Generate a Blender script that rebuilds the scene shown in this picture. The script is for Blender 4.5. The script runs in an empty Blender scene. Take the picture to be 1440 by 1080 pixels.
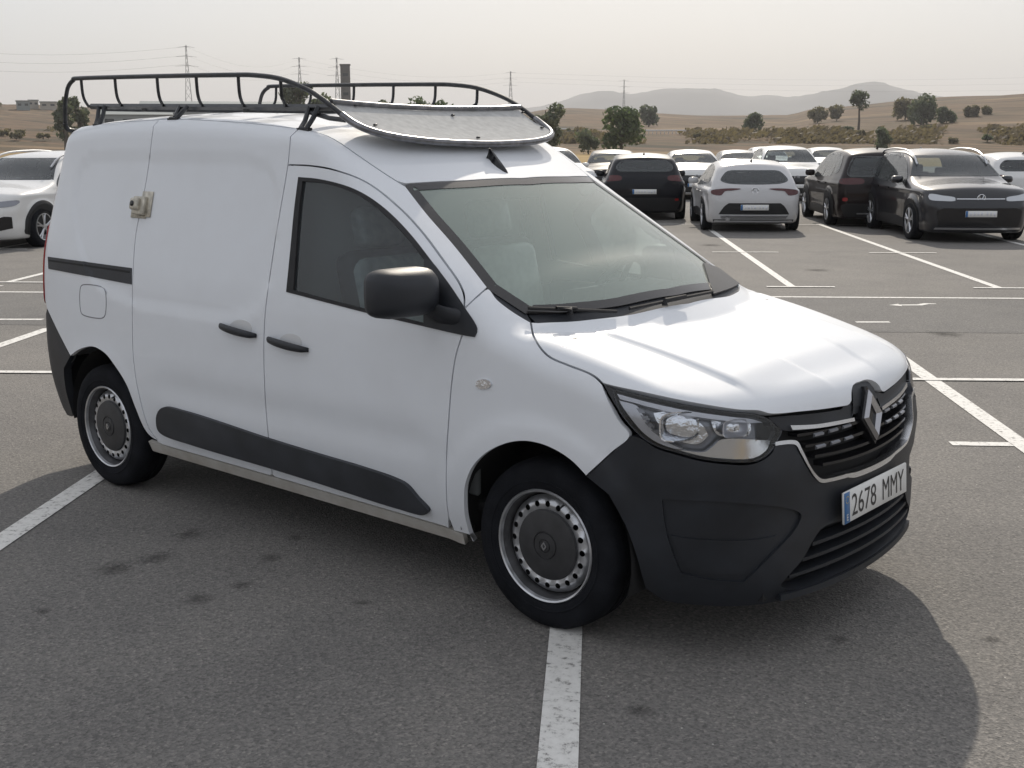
import bpy, bmesh, math, random
import numpy as np
from mathutils import Vector, Matrix
from mathutils.geometry import delaunay_2d_cdt
random.seed(7); np.random.seed(7)
sc = bpy.context.scene
COL = sc.collection
R = math.radians

# ------------------------------------------------------------------ camera
F_PX, CAM = 1692.47, np.array([2.5437, -3.9705, 1.7064])
FW = np.array([-0.63745618, 0.74461359, -0.19799046])
RT = np.array([0.75993378, 0.64999691, -0.00216148])
UP = np.array([-0.12708372, 0.15183749, 0.98020156])
cd = bpy.data.cameras.new('camera'); co = bpy.data.objects.new('camera', cd); COL.objects.link(co)
cd.sensor_width = 36; cd.lens = F_PX / 1440 * 36; cd.clip_end = 20000; cd.clip_start = .05
co.matrix_world = Matrix(((RT[0], UP[0], -FW[0], CAM[0]), (RT[1], UP[1], -FW[1], CAM[1]), (RT[2], UP[2], -FW[2], CAM[2]), (0, 0, 0, 1)))
sc.camera = co

# ------------------------------------------------------------------ sky and sun
SUN_EL, SUN_DIR = R(33), (-.559, .829)
world = bpy.data.worlds.new('World'); sc.world = world; world.use_nodes = True
nt = world.node_tree; bg = nt.nodes['Background']
sky = nt.nodes.new('ShaderNodeTexSky'); sky.sky_type = 'NISHITA'; sky.sun_disc = False
sky.sun_elevation = SUN_EL; sky.sun_rotation = math.atan2(SUN_DIR[0], SUN_DIR[1])
sky.air_density = 1.0; sky.dust_density = 1.6; sky.ozone_density = 1.0; sky.altitude = 0
hs = nt.nodes.new('ShaderNodeHueSaturation'); hs.inputs['Saturation'].default_value = 1.1
nt.links.new(sky.outputs[0], hs.inputs['Color'])
veil = nt.nodes.new('ShaderNodeMix'); veil.data_type = 'RGBA'      # even dust veil over the whole sky
veil.inputs[0].default_value = .80; veil.inputs[7].default_value = (5.65, 5.70, 5.88, 1)
nt.links.new(hs.outputs[0], veil.inputs[6]); nt.links.new(veil.outputs[2], bg.inputs['Color'])
bg.inputs['Strength'].default_value = .121
sl = bpy.data.lights.new('sun', 'SUN'); so = bpy.data.objects.new('sun', sl); COL.objects.link(so)
sl.energy = 3.4; sl.angle = R(.6); sl.color = (1, .91, .78)
ld = Vector((SUN_DIR[0] * math.cos(SUN_EL), SUN_DIR[1] * math.cos(SUN_EL), math.sin(SUN_EL)))
so.rotation_euler = ld.to_track_quat('Z', 'Y').to_euler(); so.location = ld * 60
sc.view_settings.view_transform = 'Standard'; sc.view_settings.look = 'None'
sc.view_settings.exposure = 0.22; sc.view_settings.gamma = 1.0

# ------------------------------------------------------------------ materials
def mat(name, col, rough=.5, metal=0., coat=0., spec=.5, noise=0., nscale=20., bump=0., bscale=200., emis=None):
    m = bpy.data.materials.new(name); m.use_nodes = True
    t = m.node_tree; p = t.nodes['Principled BSDF']
    p.inputs['Base Color'].default_value = (*col, 1); p.inputs['Roughness'].default_value = rough
    p.inputs['Metallic'].default_value = metal; p.inputs['Coat Weight'].default_value = coat
    p.inputs['Coat Roughness'].default_value = .05; p.inputs['Specular IOR Level'].default_value = spec
    if noise or bump:
        tc = t.nodes.new('ShaderNodeTexCoord')
    if noise:
        n = t.nodes.new('ShaderNodeTexNoise'); n.inputs['Scale'].default_value = nscale; n.inputs['Detail'].default_value = 6
        t.links.new(tc.outputs['Object'], n.inputs['Vector'])
        r = t.nodes.new('ShaderNodeValToRGB')
        r.color_ramp.elements[0].position = .3; r.color_ramp.elements[1].position = .7
        r.color_ramp.elements[0].color = (*[c * (1 - noise) for c in col], 1)
        r.color_ramp.elements[1].color = (*[min(1, c * (1 + noise)) for c in col], 1)
        t.links.new(n.outputs['Fac'], r.inputs['Fac']); t.links.new(r.outputs['Color'], p.inputs['Base Color'])
    if bump:
        n2 = t.nodes.new('ShaderNodeTexNoise'); n2.inputs['Scale'].default_value = bscale; n2.inputs['Detail'].default_value = 3
        t.links.new(tc.outputs['Object'], n2.inputs['Vector'])
        b = t.nodes.new('ShaderNodeBump'); b.inputs['Strength'].default_value = bump; b.inputs['Distance'].default_value = .01
        t.links.new(n2.outputs['Fac'], b.inputs['Height']); t.links.new(b.outputs['Normal'], p.inputs['Normal'])
    return m

def glass_mat(name, tint, film=.04, filmcol=(.6, .62, .6), ior=1.5, rough=.0):
    m = bpy.data.materials.new(name); m.use_nodes = True; t = m.node_tree; t.nodes.clear()
    out = t.nodes.new('ShaderNodeOutputMaterial')
    tr = t.nodes.new('ShaderNodeBsdfTransparent'); tr.inputs['Color'].default_value = (*tint, 1)
    df = t.nodes.new('ShaderNodeBsdfDiffuse'); df.inputs['Color'].default_value = (*filmcol, 1)
    m1 = t.nodes.new('ShaderNodeMixShader'); m1.inputs[0].default_value = film
    t.links.new(tr.outputs[0], m1.inputs[1]); t.links.new(df.outputs[0], m1.inputs[2])
    gl = t.nodes.new('ShaderNodeBsdfGlossy'); gl.inputs['Roughness'].default_value = rough
    fr = t.nodes.new('ShaderNodeFresnel'); fr.inputs['IOR'].default_value = ior
    m2 = t.nodes.new('ShaderNodeMixShader'); t.links.new(fr.outputs[0], m2.inputs[0])
    t.links.new(m1.outputs[0], m2.inputs[1]); t.links.new(gl.outputs[0], m2.inputs[2])
    t.links.new(m2.outputs[0], out.inputs['Surface'])
    return m

def paint_mat(name, col, rough=.28, dirt=.0, coat=.6, dirtcol=(.30, .26, .21), spec=.25):
    """car paint with faint dust that settles as blotches and road film of its own shape low on the body"""
    m = mat(name, col, rough, coat=coat, spec=spec); t = m.node_tree; p = t.nodes['Principled BSDF']
    tc = t.nodes.new('ShaderNodeTexCoord'); n = t.nodes.new('ShaderNodeTexNoise')
    n.inputs['Scale'].default_value = 3.5; n.inputs['Detail'].default_value = 8; n.inputs['Roughness'].default_value = .65
    t.links.new(tc.outputs['Object'], n.inputs['Vector'])
    r = t.nodes.new('ShaderNodeMapRange'); r.inputs[1].default_value = .42; r.inputs[2].default_value = .8
    r.inputs[3].default_value = 0; r.inputs[4].default_value = dirt
    t.links.new(n.outputs['Fac'], r.inputs[0])
    sp = t.nodes.new('ShaderNodeSeparateXYZ'); t.links.new(tc.outputs['Object'], sp.inputs[0])
    lo = t.nodes.new('ShaderNodeMapRange'); lo.inputs[1].default_value = .42; lo.inputs[2].default_value = .24
    lo.inputs[3].default_value = 0; lo.inputs[4].default_value = dirt * 3.0
    t.links.new(sp.outputs[2], lo.inputs[0])
    n3 = t.nodes.new('ShaderNodeTexNoise'); n3.inputs['Scale'].default_value = 11; n3.inputs['Detail'].default_value = 6
    t.links.new(tc.outputs['Object'], n3.inputs['Vector'])
    mu = t.nodes.new('ShaderNodeMath'); mu.operation = 'MULTIPLY'
    t.links.new(lo.outputs[0], mu.inputs[0]); t.links.new(n3.outputs['Fac'], mu.inputs[1])
    ad = t.nodes.new('ShaderNodeMath'); ad.operation = 'ADD'; ad.use_clamp = True
    t.links.new(mu.outputs[0], ad.inputs[0]); t.links.new(r.outputs[0], ad.inputs[1])
    mx = t.nodes.new('ShaderNodeMix'); mx.data_type = 'RGBA'
    mx.inputs[6].default_value = (*col, 1); mx.inputs[7].default_value = (*dirtcol, 1)
    t.links.new(ad.outputs[0], mx.inputs[0]); t.links.new(mx.outputs[2], p.inputs['Base Color'])
    rr = t.nodes.new('ShaderNodeMapRange'); rr.inputs[3].default_value = rough; rr.inputs[4].default_value = rough + .15
    t.links.new(n.outputs['Fac'], rr.inputs[0]); t.links.new(rr.outputs[0], p.inputs['Roughness'])
    return m

M = {}
M['white'] = paint_mat('white_paint', (.755, .78, .815), .5, .07, .5)
M['black_plastic'] = mat('black_plastic', (.015, .0175, .023), .5, noise=.3, nscale=8, bump=.12, bscale=900)
M['moulding'] = mat('faded_moulding', (.034, .037, .044), .55, noise=.3, nscale=6, bump=.12, bscale=900)
M['black_gloss'] = mat('black_gloss', (.012, .012, .014), .18)
M['dark'] = mat('dark_inner', (.012, .012, .013), .8)
M['rubber'] = mat('rubber', (.020, .020, .022), .75, noise=.3, nscale=14, bump=.15, bscale=300)
M['tyre'] = mat('tyre_rubber', (.012, .013, .016), .85, spec=.12, noise=.35, nscale=9, bump=.25, bscale=160)
M['rim_dark'] = mat('rim_barrel', (.12, .12, .125), .4, metal=.6, noise=.3, nscale=14)
M['steel'] = mat('wheel_steel', (.58, .59, .61), .33, metal=.85, noise=.25, nscale=12)
M['hub_black'] = mat('hub_cap_plastic', (.035, .035, .037), .5, noise=.25, nscale=20)
M['chrome'] = mat('chrome', (.82, .83, .85), .12, metal=1)
M['satin'] = mat('satin_chrome', (.66, .67, .69), .25, metal=1)
M['emblem'] = mat('emblem_chrome', (.42, .42, .44), .18, metal=1)
M['reflector'] = mat('lamp_reflector', (.80, .82, .86), .14, metal=1, bump=.5, bscale=45)
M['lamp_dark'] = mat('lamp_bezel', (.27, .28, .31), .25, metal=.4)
M['lamp_grey'] = mat('lamp_grey_bezel', (.66, .67, .72), .3, metal=.4)
M['amber'] = mat('amber_lens', (.55, .42, .30), .25)
M['red'] = mat('red_lens', (.30, .018, .02), .2, coat=.6)
M['smoke'] = mat('smoked_lens', (.13, .115, .115), .25, coat=.4)
M['plate_white'] = mat('plate_white', (.74, .74, .72), .35)
M['plate_blue'] = mat('plate_blue', (.035, .14, .34), .35)
M['plate_yellow'] = mat('plate_yellow', (.75, .55, .06), .4)
M['ink'] = mat('plate_ink', (.02, .02, .022), .4)
M['galv'] = mat('galvanised_sheet', (.50, .50, .49), .9, metal=0, spec=0, noise=.10, nscale=30)
M['rack'] = mat('rack_steel', (.030, .032, .036), .34, metal=.3, noise=.4, nscale=30)
M['rack_bright'] = mat('rack_worn_steel', (.55, .55, .55), .3, metal=.9, noise=.2, nscale=30)
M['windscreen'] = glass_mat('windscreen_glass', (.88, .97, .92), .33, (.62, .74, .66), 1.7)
M['side_glass'] = glass_mat('side_glass', (.66, .74, .76), .06, (.5, .56, .60), 1.6)
M['lens'] = glass_mat('clear_lens', (.93, .94, .95), .02)
M['dash'] = mat('dash_plastic', (.10, .107, .108), .6, bump=.1, bscale=400)
M['seat'] = mat('seat_cloth', (.055, .06, .065), .85, noise=.3, nscale=20)
M['seat_cover'] = mat('seat_plastic_cover', (.42, .46, .45), .25, noise=.3, nscale=12, bump=.5, bscale=14)
M['liner'] = mat('cabin_liner', (.60, .61, .59), .8)
M['bulkhead'] = mat('bulkhead_steel', (.52, .55, .54), .6)
M['paper'] = mat('paper', (.7, .72, .7), .7)
M['hasp'] = mat('hasp_metal', (.50, .47, .40), .42, metal=.5, noise=.3, nscale=40)
M['sill_paint'] = paint_mat('sill_paint', (.62, .61, .58), .45, .30, .1)
M['cup'] = mat('handle_cup_paint', (.66, .67, .68), .3, coat=.4)
M['rack_bow'] = mat('rack_silver_sheen', (.20, .20, .21), .30, metal=.8, noise=.3, nscale=30)  # silver for the header bar; on the front bow, sky reflection put into colour
M['painted_dash_reflection'] = mat('painted_dash_reflection', (.52, .66, .58), .25, noise=.4, nscale=6)  # pale green colour imitating the reflection low in the windscreen
M['redsticker'] = mat('red_sticker', (.5, .04, .03), .5)

# ------------------------------------------------------------------ object helpers
def link(o, parent=None, label=None, cat=None, group=None, kind=None):
    COL.objects.link(o)
    if parent is not None: o.parent = parent
    if label: o['label'] = label
    if cat: o['category'] = cat
    if group: o['group'] = group
    if kind: o['kind'] = kind
    return o
def empty(name, loc, rz=0, **k):
    o = bpy.data.objects.new(name, None); o.location = loc; o.rotation_euler = (0, 0, rz); o.empty_display_size = .3
    return link(o, **k)
def meshobj(name, V, Fc, m, parent=None, smooth=True, **k):
    me = bpy.data.meshes.new(name)
    me.from_pydata([tuple(map(float, v)) for v in V], [], [tuple(map(int, f)) for f in Fc]); me.materials.append(m if not isinstance(m, str) else M[m])
    if smooth is not False: me.polygons.foreach_set('use_smooth', [True] * len(me.polygons))
    me.update()
    if smooth == 'auto': me.set_sharp_from_angle(angle=R(35))
    return link(bpy.data.objects.new(name, me), parent, **k)
class MB:
    def __init__(s): s.V = []; s.F = []
    def add(s, V, Fc):
        n = len(s.V); s.V += [tuple(v) for v in V]; s.F += [tuple(i + n for i in f) for f in Fc]; return s
    def box(s, c, d, rz=0, rot=None):
        V = [Vector((x * d[0] / 2, y * d[1] / 2, z * d[2] / 2)) for x in (-1, 1) for y in (-1, 1) for z in (-1, 1)]
        m = rot if rot is not None else Matrix.Rotation(rz, 3, 'Z')
        V = [m @ v + Vector(c) for v in V]
        return s.add(V, [(0, 1, 3, 2), (4, 6, 7, 5), (0, 4, 5, 1), (2, 3, 7, 6), (0, 2, 6, 4), (1, 5, 7, 3)])
    def tube(s, pts, r, n=8, cap=True, closed=False):
        P = [Vector(p) for p in pts]; k = len(P); rr = r if hasattr(r, '__len__') else [r] * k
        V = []; up = None
        for i in range(k):
            a = P[(i - 1) % k] if (closed or i) else P[0]; b = P[(i + 1) % k] if (closed or i < k - 1) else P[-1]
            t = (b - a).normalized()
            if up is None:
                up = Vector((0, 0, 1)) if abs(t.z) < .9 else Vector((1, 0, 0))
            u = (up - t * up.dot(t)).normalized(); v = t.cross(u); up = u
            for j in range(n):
                an = 2 * math.pi * j / n; V.append(P[i] + (u * math.cos(an) + v * math.sin(an)) * rr[i])
        Fc = []
        for i in range(k if closed else k - 1):
            i2 = (i + 1) % k
            for j in range(n): Fc.append((i * n + j, i * n + (j + 1) % n, i2 * n + (j + 1) % n, i2 * n + j))
        if cap and not closed:
            Fc.append(tuple(reversed(range(n)))); Fc.append(tuple((k - 1) * n + j for j in range(n)))
        return s.add(V, Fc)
    def lathe_y(s, prof, n=48, c=(0, 0, 0)):
        """prof: (radius, y) revolved about the Y axis"""
        V = []; k = len(prof)
        for j in range(n):
            a = 2 * math.pi * j / n
            for r_, y in prof: V.append((c[0] + r_ * math.cos(a), c[1] + y, c[2] + r_ * math.sin(a)))
        Fc = [(j * k + i, j * k + i + 1, ((j + 1) % n) * k + i + 1, ((j + 1) % n) * k + i) for j in range(n) for i in range(k - 1)]
        return s.add(V, Fc)
    def build(s, name, m, parent=None, smooth='auto', **k): return meshobj(name, s.V, s.F, m, parent, smooth, **k)
def rbox(name, c, d, bev, m, parent=None, rot=None, seg=3, **k):
    bm = bmesh.new(); bmesh.ops.create_cube(bm, size=1)
    bmesh.ops.scale(bm, vec=d, verts=bm.verts)
    bmesh.ops.bevel(bm, geom=bm.edges[:] , offset=bev, segments=seg, profile=.5, affect='EDGES')
    if rot is not None: bmesh.ops.transform(bm, matrix=rot.to_4x4(), verts=bm.verts)
    bmesh.ops.translate(bm, vec=c, verts=bm.verts)
    V = [v.co[:] for v in bm.verts]; Fc = [[v.index for v in f.verts] for f in bm.faces]; bm.free()
    return meshobj(name, V, Fc, m, parent, True, **k)

# ------------------------------------------------------------------ curves and surfaces
def tab(pts):
    xs = np.array([p[0] for p in pts], float); ys = np.array([p[1] for p in pts], float)
    o = np.argsort(xs); xs = xs[o]; ys = ys[o]; h = np.diff(xs); d = np.diff(ys) / h; m = np.zeros_like(xs)
    m[0] = d[0]; m[-1] = d[-1]
    for i in range(1, len(xs) - 1):
        if d[i - 1] * d[i] > 0:
            w1 = 2 * h[i] + h[i - 1]; w2 = h[i] + 2 * h[i - 1]; m[i] = (w1 + w2) / (w1 / d[i - 1] + w2 / d[i])
    def ev(x):
        x = np.clip(np.asarray(x, float), xs[0], xs[-1]); i = np.clip(np.searchsorted(xs, x) - 1, 0, len(xs) - 2)
        t = (x - xs[i]) / h[i]; t2 = t * t; t3 = t2 * t
        return (2 * t3 - 3 * t2 + 1) * ys[i] + (t3 - 2 * t2 + t) * h[i] * m[i] + (-2 * t3 + 3 * t2) * ys[i + 1] + (t3 - t2) * h[i] * m[i + 1]
    return ev
def sstep(a, b, x):
    t = np.clip((x - a) / (b - a), 0, 1); return t * t * (3 - 2 * t)
def rint(a, b, r):
    return np.minimum(-r, np.maximum(a, b)) + np.hypot(np.maximum(a + r, 0), np.maximum(b + r, 0))
def smin(a, b, k):
    h = np.clip(.5 + .5 * (b - a) / k, 0, 1); return b + (a - b) * h - k * h * (1 - h)

def catmull(pts, step, closed=True):
    """pts may carry a third value 1 = sharp corner; returns dense 2D points"""
    P = [np.array(p[:2], float) for p in pts]; C = [len(p) > 2 and p[2] == 1 for p in pts]; n = len(P); out = []
    for i in range(n if closed else n - 1):
        p1, p2 = P[i], P[(i + 1) % n]
        p0 = P[i - 1] if (closed or i > 0) else p1; p3 = P[(i + 2) % n] if (closed or i < n - 2) else p2
        if C[i]: p0 = p1 - (p2 - p1)
        if C[(i + 1) % n]: p3 = p2 + (p2 - p1)
        L = np.linalg.norm(p2 - p1)
        def kn(a, b): return max(np.linalg.norm(b - a), 1e-9) ** .5
        t0 = 0; t1 = t0 + kn(p0, p1); t2 = t1 + kn(p1, p2); t3 = t2 + kn(p2, p3)
        k = max(1, int(math.ceil(L / step)))
        for j in range(k):
            t = t1 + (t2 - t1) * j / k
            A1 = (t1 - t) / (t1 - t0) * p0 + (t - t0) / (t1 - t0) * p1; A2 = (t2 - t) / (t2 - t1) * p1 + (t - t1) / (t2 - t1) * p2
            A3 = (t3 - t) / (t3 - t2) * p2 + (t - t2) / (t3 - t2) * p3
            B1 = (t2 - t) / (t2 - t0) * A1 + (t - t0) / (t2 - t0) * A2; B2 = (t3 - t) / (t3 - t1) * A2 + (t - t1) / (t3 - t1) * A3
            out.append((t2 - t) / (t2 - t1) * B1 + (t - t1) / (t2 - t1) * B2)
    if not closed: out.append(P[-1])
    return np.array(out)

class Surf:
    def __init__(s, f): s.f = f
    def grad(s, P, h=2e-3):
        g = np.zeros_like(P)
        for i in range(3):
            e = np.zeros(3); e[i] = h; g[:, i] = s.f(P + e) - s.f(P - e)
        return g / np.maximum(np.linalg.norm(g, axis=1), 1e-9)[:, None]
    def cast(s, O, D, tmax, n=0):
        """march each ray inward (the field is close to a distance), then bisect; a miss snaps to the nearest surface"""
        N = len(O); t = np.zeros(N); prev = np.zeros(N); best = np.full(N, 1e9); bt = np.zeros(N); hit = np.zeros(N, bool); lo = np.zeros(N); hi = np.zeros(N)
        act = np.arange(N)
        for _ in range(420):
            fc = s.f(O[act] + D[act] * t[act, None])
            b = fc < best[act]; ib = act[b]; best[ib] = fc[b]; bt[ib] = t[ib]
            h = fc <= 0; ih = act[h]; hit[ih] = True; lo[ih] = prev[ih]; hi[ih] = t[ih]
            act = act[~h]; fc = fc[~h]; prev[act] = t[act]; t[act] += np.clip(fc * .6, .003, .08); act = act[t[act] < tmax]
            if not len(act): break
        for _ in range(18):
            m = (lo + hi) / 2; ins = s.f(O + D * m[:, None]) <= 0; hi = np.where(ins, m, hi); lo = np.where(ins, lo, m)
        P = O + D * np.where(hit, hi, bt)[:, None]
        mis = ~hit
        if mis.any():
            Q = P[mis]
            for _ in range(12):
                g = s.grad(Q); Q = Q - g * s.f(Q)[:, None] * .7
            P[mis] = Q
        return P
    def px(s, uv):
        uv = np.atleast_2d(np.array(uv, float))
        D = FW + ((uv[:, 0] - 720) / F_PX)[:, None] * RT - ((uv[:, 1] - 540) / F_PX)[:, None] * UP
        D = D / np.linalg.norm(D, axis=1)[:, None]
        return s.cast(np.repeat(CAM[None] , len(uv), 0) + D * 1.5, D, 10.0, 500)
    def pxloop(s, pts, step=4): return s.px(catmull(pts, step))

class Ortho:
    def __init__(s, d):
        s.d = np.array(d, float); s.d /= np.linalg.norm(s.d)
        up = np.array([0, 0, 1.]) if abs(s.d[2]) < .8 else np.array([0, 1., 0])
        s.e1 = np.cross(s.d, up); s.e1 /= np.linalg.norm(s.e1); s.e2 = np.cross(s.e1, s.d)
    def to2(s, P): return np.stack([P @ s.e1, P @ s.e2], 1)
    def cast(s, S, Q): O = Q[:, :1] * s.e1 + Q[:, 1:] * s.e2 - s.d * 5; return S.cast(O, np.repeat(s.d[None], len(Q), 0), 10, 420)
class Cyl:
    def __init__(s, cx, sgn=1, rad=.8): s.cx = cx; s.g = sgn; s.r = rad
    def to2(s, P): return np.stack([np.arctan2(P[:, 1], s.g * (P[:, 0] - s.cx)) * s.r, P[:, 2]], 1)
    def cast(s, S, Q):
        a = Q[:, 0] / s.r; D = -np.stack([s.g * np.cos(a), np.sin(a), 0 * a], 1)
        O = np.stack([s.cx + 0 * a, 0 * a, Q[:, 1]], 1) - D * 1.6; return S.cast(O, D, 1.55, 200)
def inside(poly, P):
    x, y = P[:, 0], P[:, 1]; r = np.zeros(len(P), bool); n = len(poly); j = n - 1
    for i in range(n):
        xi, yi = poly[i]; xj, yj = poly[j]
        if yi != yj:
            c = ((yi > y) != (yj > y)) & (x < (xj - xi) * (y - yi) / (yj - yi) + xi); r ^= c
        j = i
    return r
def dist_poly(poly, P):
    A = poly; B = np.roll(poly, -1, 0); d = np.full(len(P), 1e9)
    for a, b in zip(A, B):
        ab = b - a; L = max(ab @ ab, 1e-12); t = np.clip(((P - a) @ ab) / L, 0, 1); q = a + t[:, None] * ab
        d = np.minimum(d, np.hypot(*(P - q).T))
    return d
def area(p): x, y = p.T; return .5 * np.sum(x * np.roll(y, -1) - y * np.roll(x, -1))
def inset(p, g):
    if area(p) < 0: p = p[::-1]
    t = np.roll(p, -1, 0) - np.roll(p, 1, 0); t /= np.maximum(np.linalg.norm(t, axis=1), 1e-9)[:, None]
    return p + np.stack([-t[:, 1], t[:, 0]], 1) * g
def dedupe(p, tol=1e-3):
    o = [p[0]]
    for q in p[1:]:
        if np.linalg.norm(q - o[-1]) > tol: o.append(q)
    if len(o) > 2 and np.linalg.norm(o[0] - o[-1]) < tol: o.pop()
    return np.array(o)

def panel_data(S, loop3, fr, res=.03, holes=(), gap=.0032, off=0., thick=.02):
    L = [dedupe(fr.to2(loop3))] + [dedupe(fr.to2(h)) for h in holes]
    L = [inset(L[0], gap)] + [inset(h, -gap)[::-1] for h in L[1:]]
    lo, hi = L[0].min(0), L[0].max(0)
    gx, gy = np.meshgrid(np.arange(lo[0] + res / 2, hi[0], res), np.arange(lo[1] + res / 2, hi[1], res)); G = np.stack([gx.ravel(), gy.ravel()], 1)
    k = inside(L[0], G)
    for h in L[1:]: k &= ~inside(h, G)
    G = G[k]
    for h in L:
        if len(G): G = G[dist_poly(h, G) > res * .45]
    pts = np.concatenate(L + [G]); edges = []; n = 0
    for h in L:
        m = len(h); edges += [(n + i, n + (i + 1) % m) for i in range(m)]; n += m
    v, e, f, ov, oe, of = delaunay_2d_cdt([Vector(p) for p in pts], edges, [], 0, 1e-6, True)
    V2 = np.array([tuple(p) for p in v]); Fc = np.array([t for t in f if len(t) == 3])
    c = V2[Fc].mean(1); k = inside(L[0], c)
    for h in L[1:]: k &= ~inside(h, c)
    Fc = Fc[k]
    V3 = fr.cast(S, V2); N = S.grad(V3)
    # orient faces along the outward normal
    t = V3[Fc]; fn = np.cross(t[:, 1] - t[:, 0], t[:, 2] - t[:, 0]); fl = (fn * N[Fc[:, 0]]).sum(1) < 0
    Fc[fl] = Fc[fl][:, ::-1]
    V3 = V3 + N * off
    V = list(map(tuple, V3)); Fl = [tuple(t) for t in Fc]
    if thick:
        ed = {}
        for a, b, c_ in Fl:
            for p, q in ((a, b), (b, c_), (c_, a)): ed[(p, q)] = 1
        bd = [(p, q) for (p, q) in ed if (q, p) not in ed]; mp = {}
        for p, q in bd:
            for w in (p, q):
                if w not in mp:
                    mp[w] = len(V); V.append(tuple(V3[w])); V.append(tuple(V3[w] - N[w] * thick))
        for p, q in bd: Fl.append((mp[q], mp[p], mp[p] + 1, mp[q] + 1))
    return V, Fl
def mirror(V, Fl): return [(x, -y, z) for x, y, z in V], [tuple(reversed(f)) for f in Fl]
def panel(name, S, loop3, fr, m, parent, both=False, label=None, **k):
    V, Fl = panel_data(S, loop3, fr, **k); o = [meshobj(name, V, Fl, m, parent if not both else parent[0])]
    if both: o.append(meshobj(name, *mirror(V, Fl), m, parent[1]))
    return o if both else o[0]
def simple_obj(name, V, Fl, m, parents, mir=True, smooth='auto'):
    o = [meshobj(name, V, Fl, m, parents[0], smooth)]
    if mir: o.append(meshobj(name, *mirror([tuple(v) for v in V], Fl), m, parents[1], smooth))
    return o

# ================================================================== the white panel van
# van frame = world frame: front axle above the origin, +X forward, +Y to the van's left
w0 = tab([(.15, .77), (.22, .80), (.30, .832), (.38, .855), (.46, .872), (.55, .884), (.68, .890), (.80, .886), (.95, .878), (1.08, .862), (1.2, .838), (1.35, .803), (1.5, .768), (1.65, .735), (1.75, .714), (1.85, .686), (1.95, .65)])
wx = tab([(-3.6, -.10), (-3.4, -.062), (-3.1, -.030), (-2.7, -.012), (-2.2, 0), (-.5, 0), (0, -.006), (.3, -.022), (.6, -.05), (.9, -.10)])
fz = tab([(.10, .70), (.17, .775), (.22, .822), (.30, .836), (.40, .834), (.48, .828), (.56, .832), (.64, .836), (.70, .826), (.78, .806), (.86, .785), (.95, .74), (1.1, .68)])
hood0 = tab([(1.0, .76), (.86, .842), (.80, .872), (.72, .905), (.6, .942), (.45, .976), (.3, 1.003), (.1, 1.033), (0, 1.047), (-.1, 1.060), (-.3, 1.08)])
taper = tab([(.2, 1.42), (.6, 1.42), (.9, 1.35), (1.2, 1.1), (1.6, 1.2), (1.9, 1.2)])
roofE = tab([(-.3, 1.20), (-.6, 1.385), (-.75, 1.472), (-.895, 1.556), (-1.04, 1.638), (-1.2, 1.708), (-1.4, 1.752), (-1.8, 1.788), (-2.1, 1.804), (-2.4, 1.812), (-2.76, 1.806), (-3.2, 1.778), (-3.4, 1.758), (-3.6, 1.73)])
crown = tab([(-.3, .06), (-.9, .055), (-1.2, .042), (-2, .04), (-3.6, .045)])
rz_ = tab([(.1, -3.45), (.3, -3.52), (.6, -3.535), (.9, -3.525), (1.3, -3.495), (1.6, -3.445), (1.75, -3.40), (1.9, -3.34)])
rst = tab([(-3.6, .08), (-3.2, .06), (-1.2, .055), (-.85, .045), (-.2, .06), (.05, .10), (.5, .085), (.8, .045), (1, .04)])
rfs = tab([(.1, .20), (.4, .26), (.7, .24), (.9, .16), (1.2, .12)])
EMB = catmull([(-3.07, 1.60), (-2.6, 1.635), (-1.95, 1.632), (-1.60, 1.612), (-1.50, 1.54), (-1.46, 1.1), (-1.6, .99), (-2.75, 1.02), (-2.95, 1.16), (-3.12, 1.45)], .06)
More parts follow.
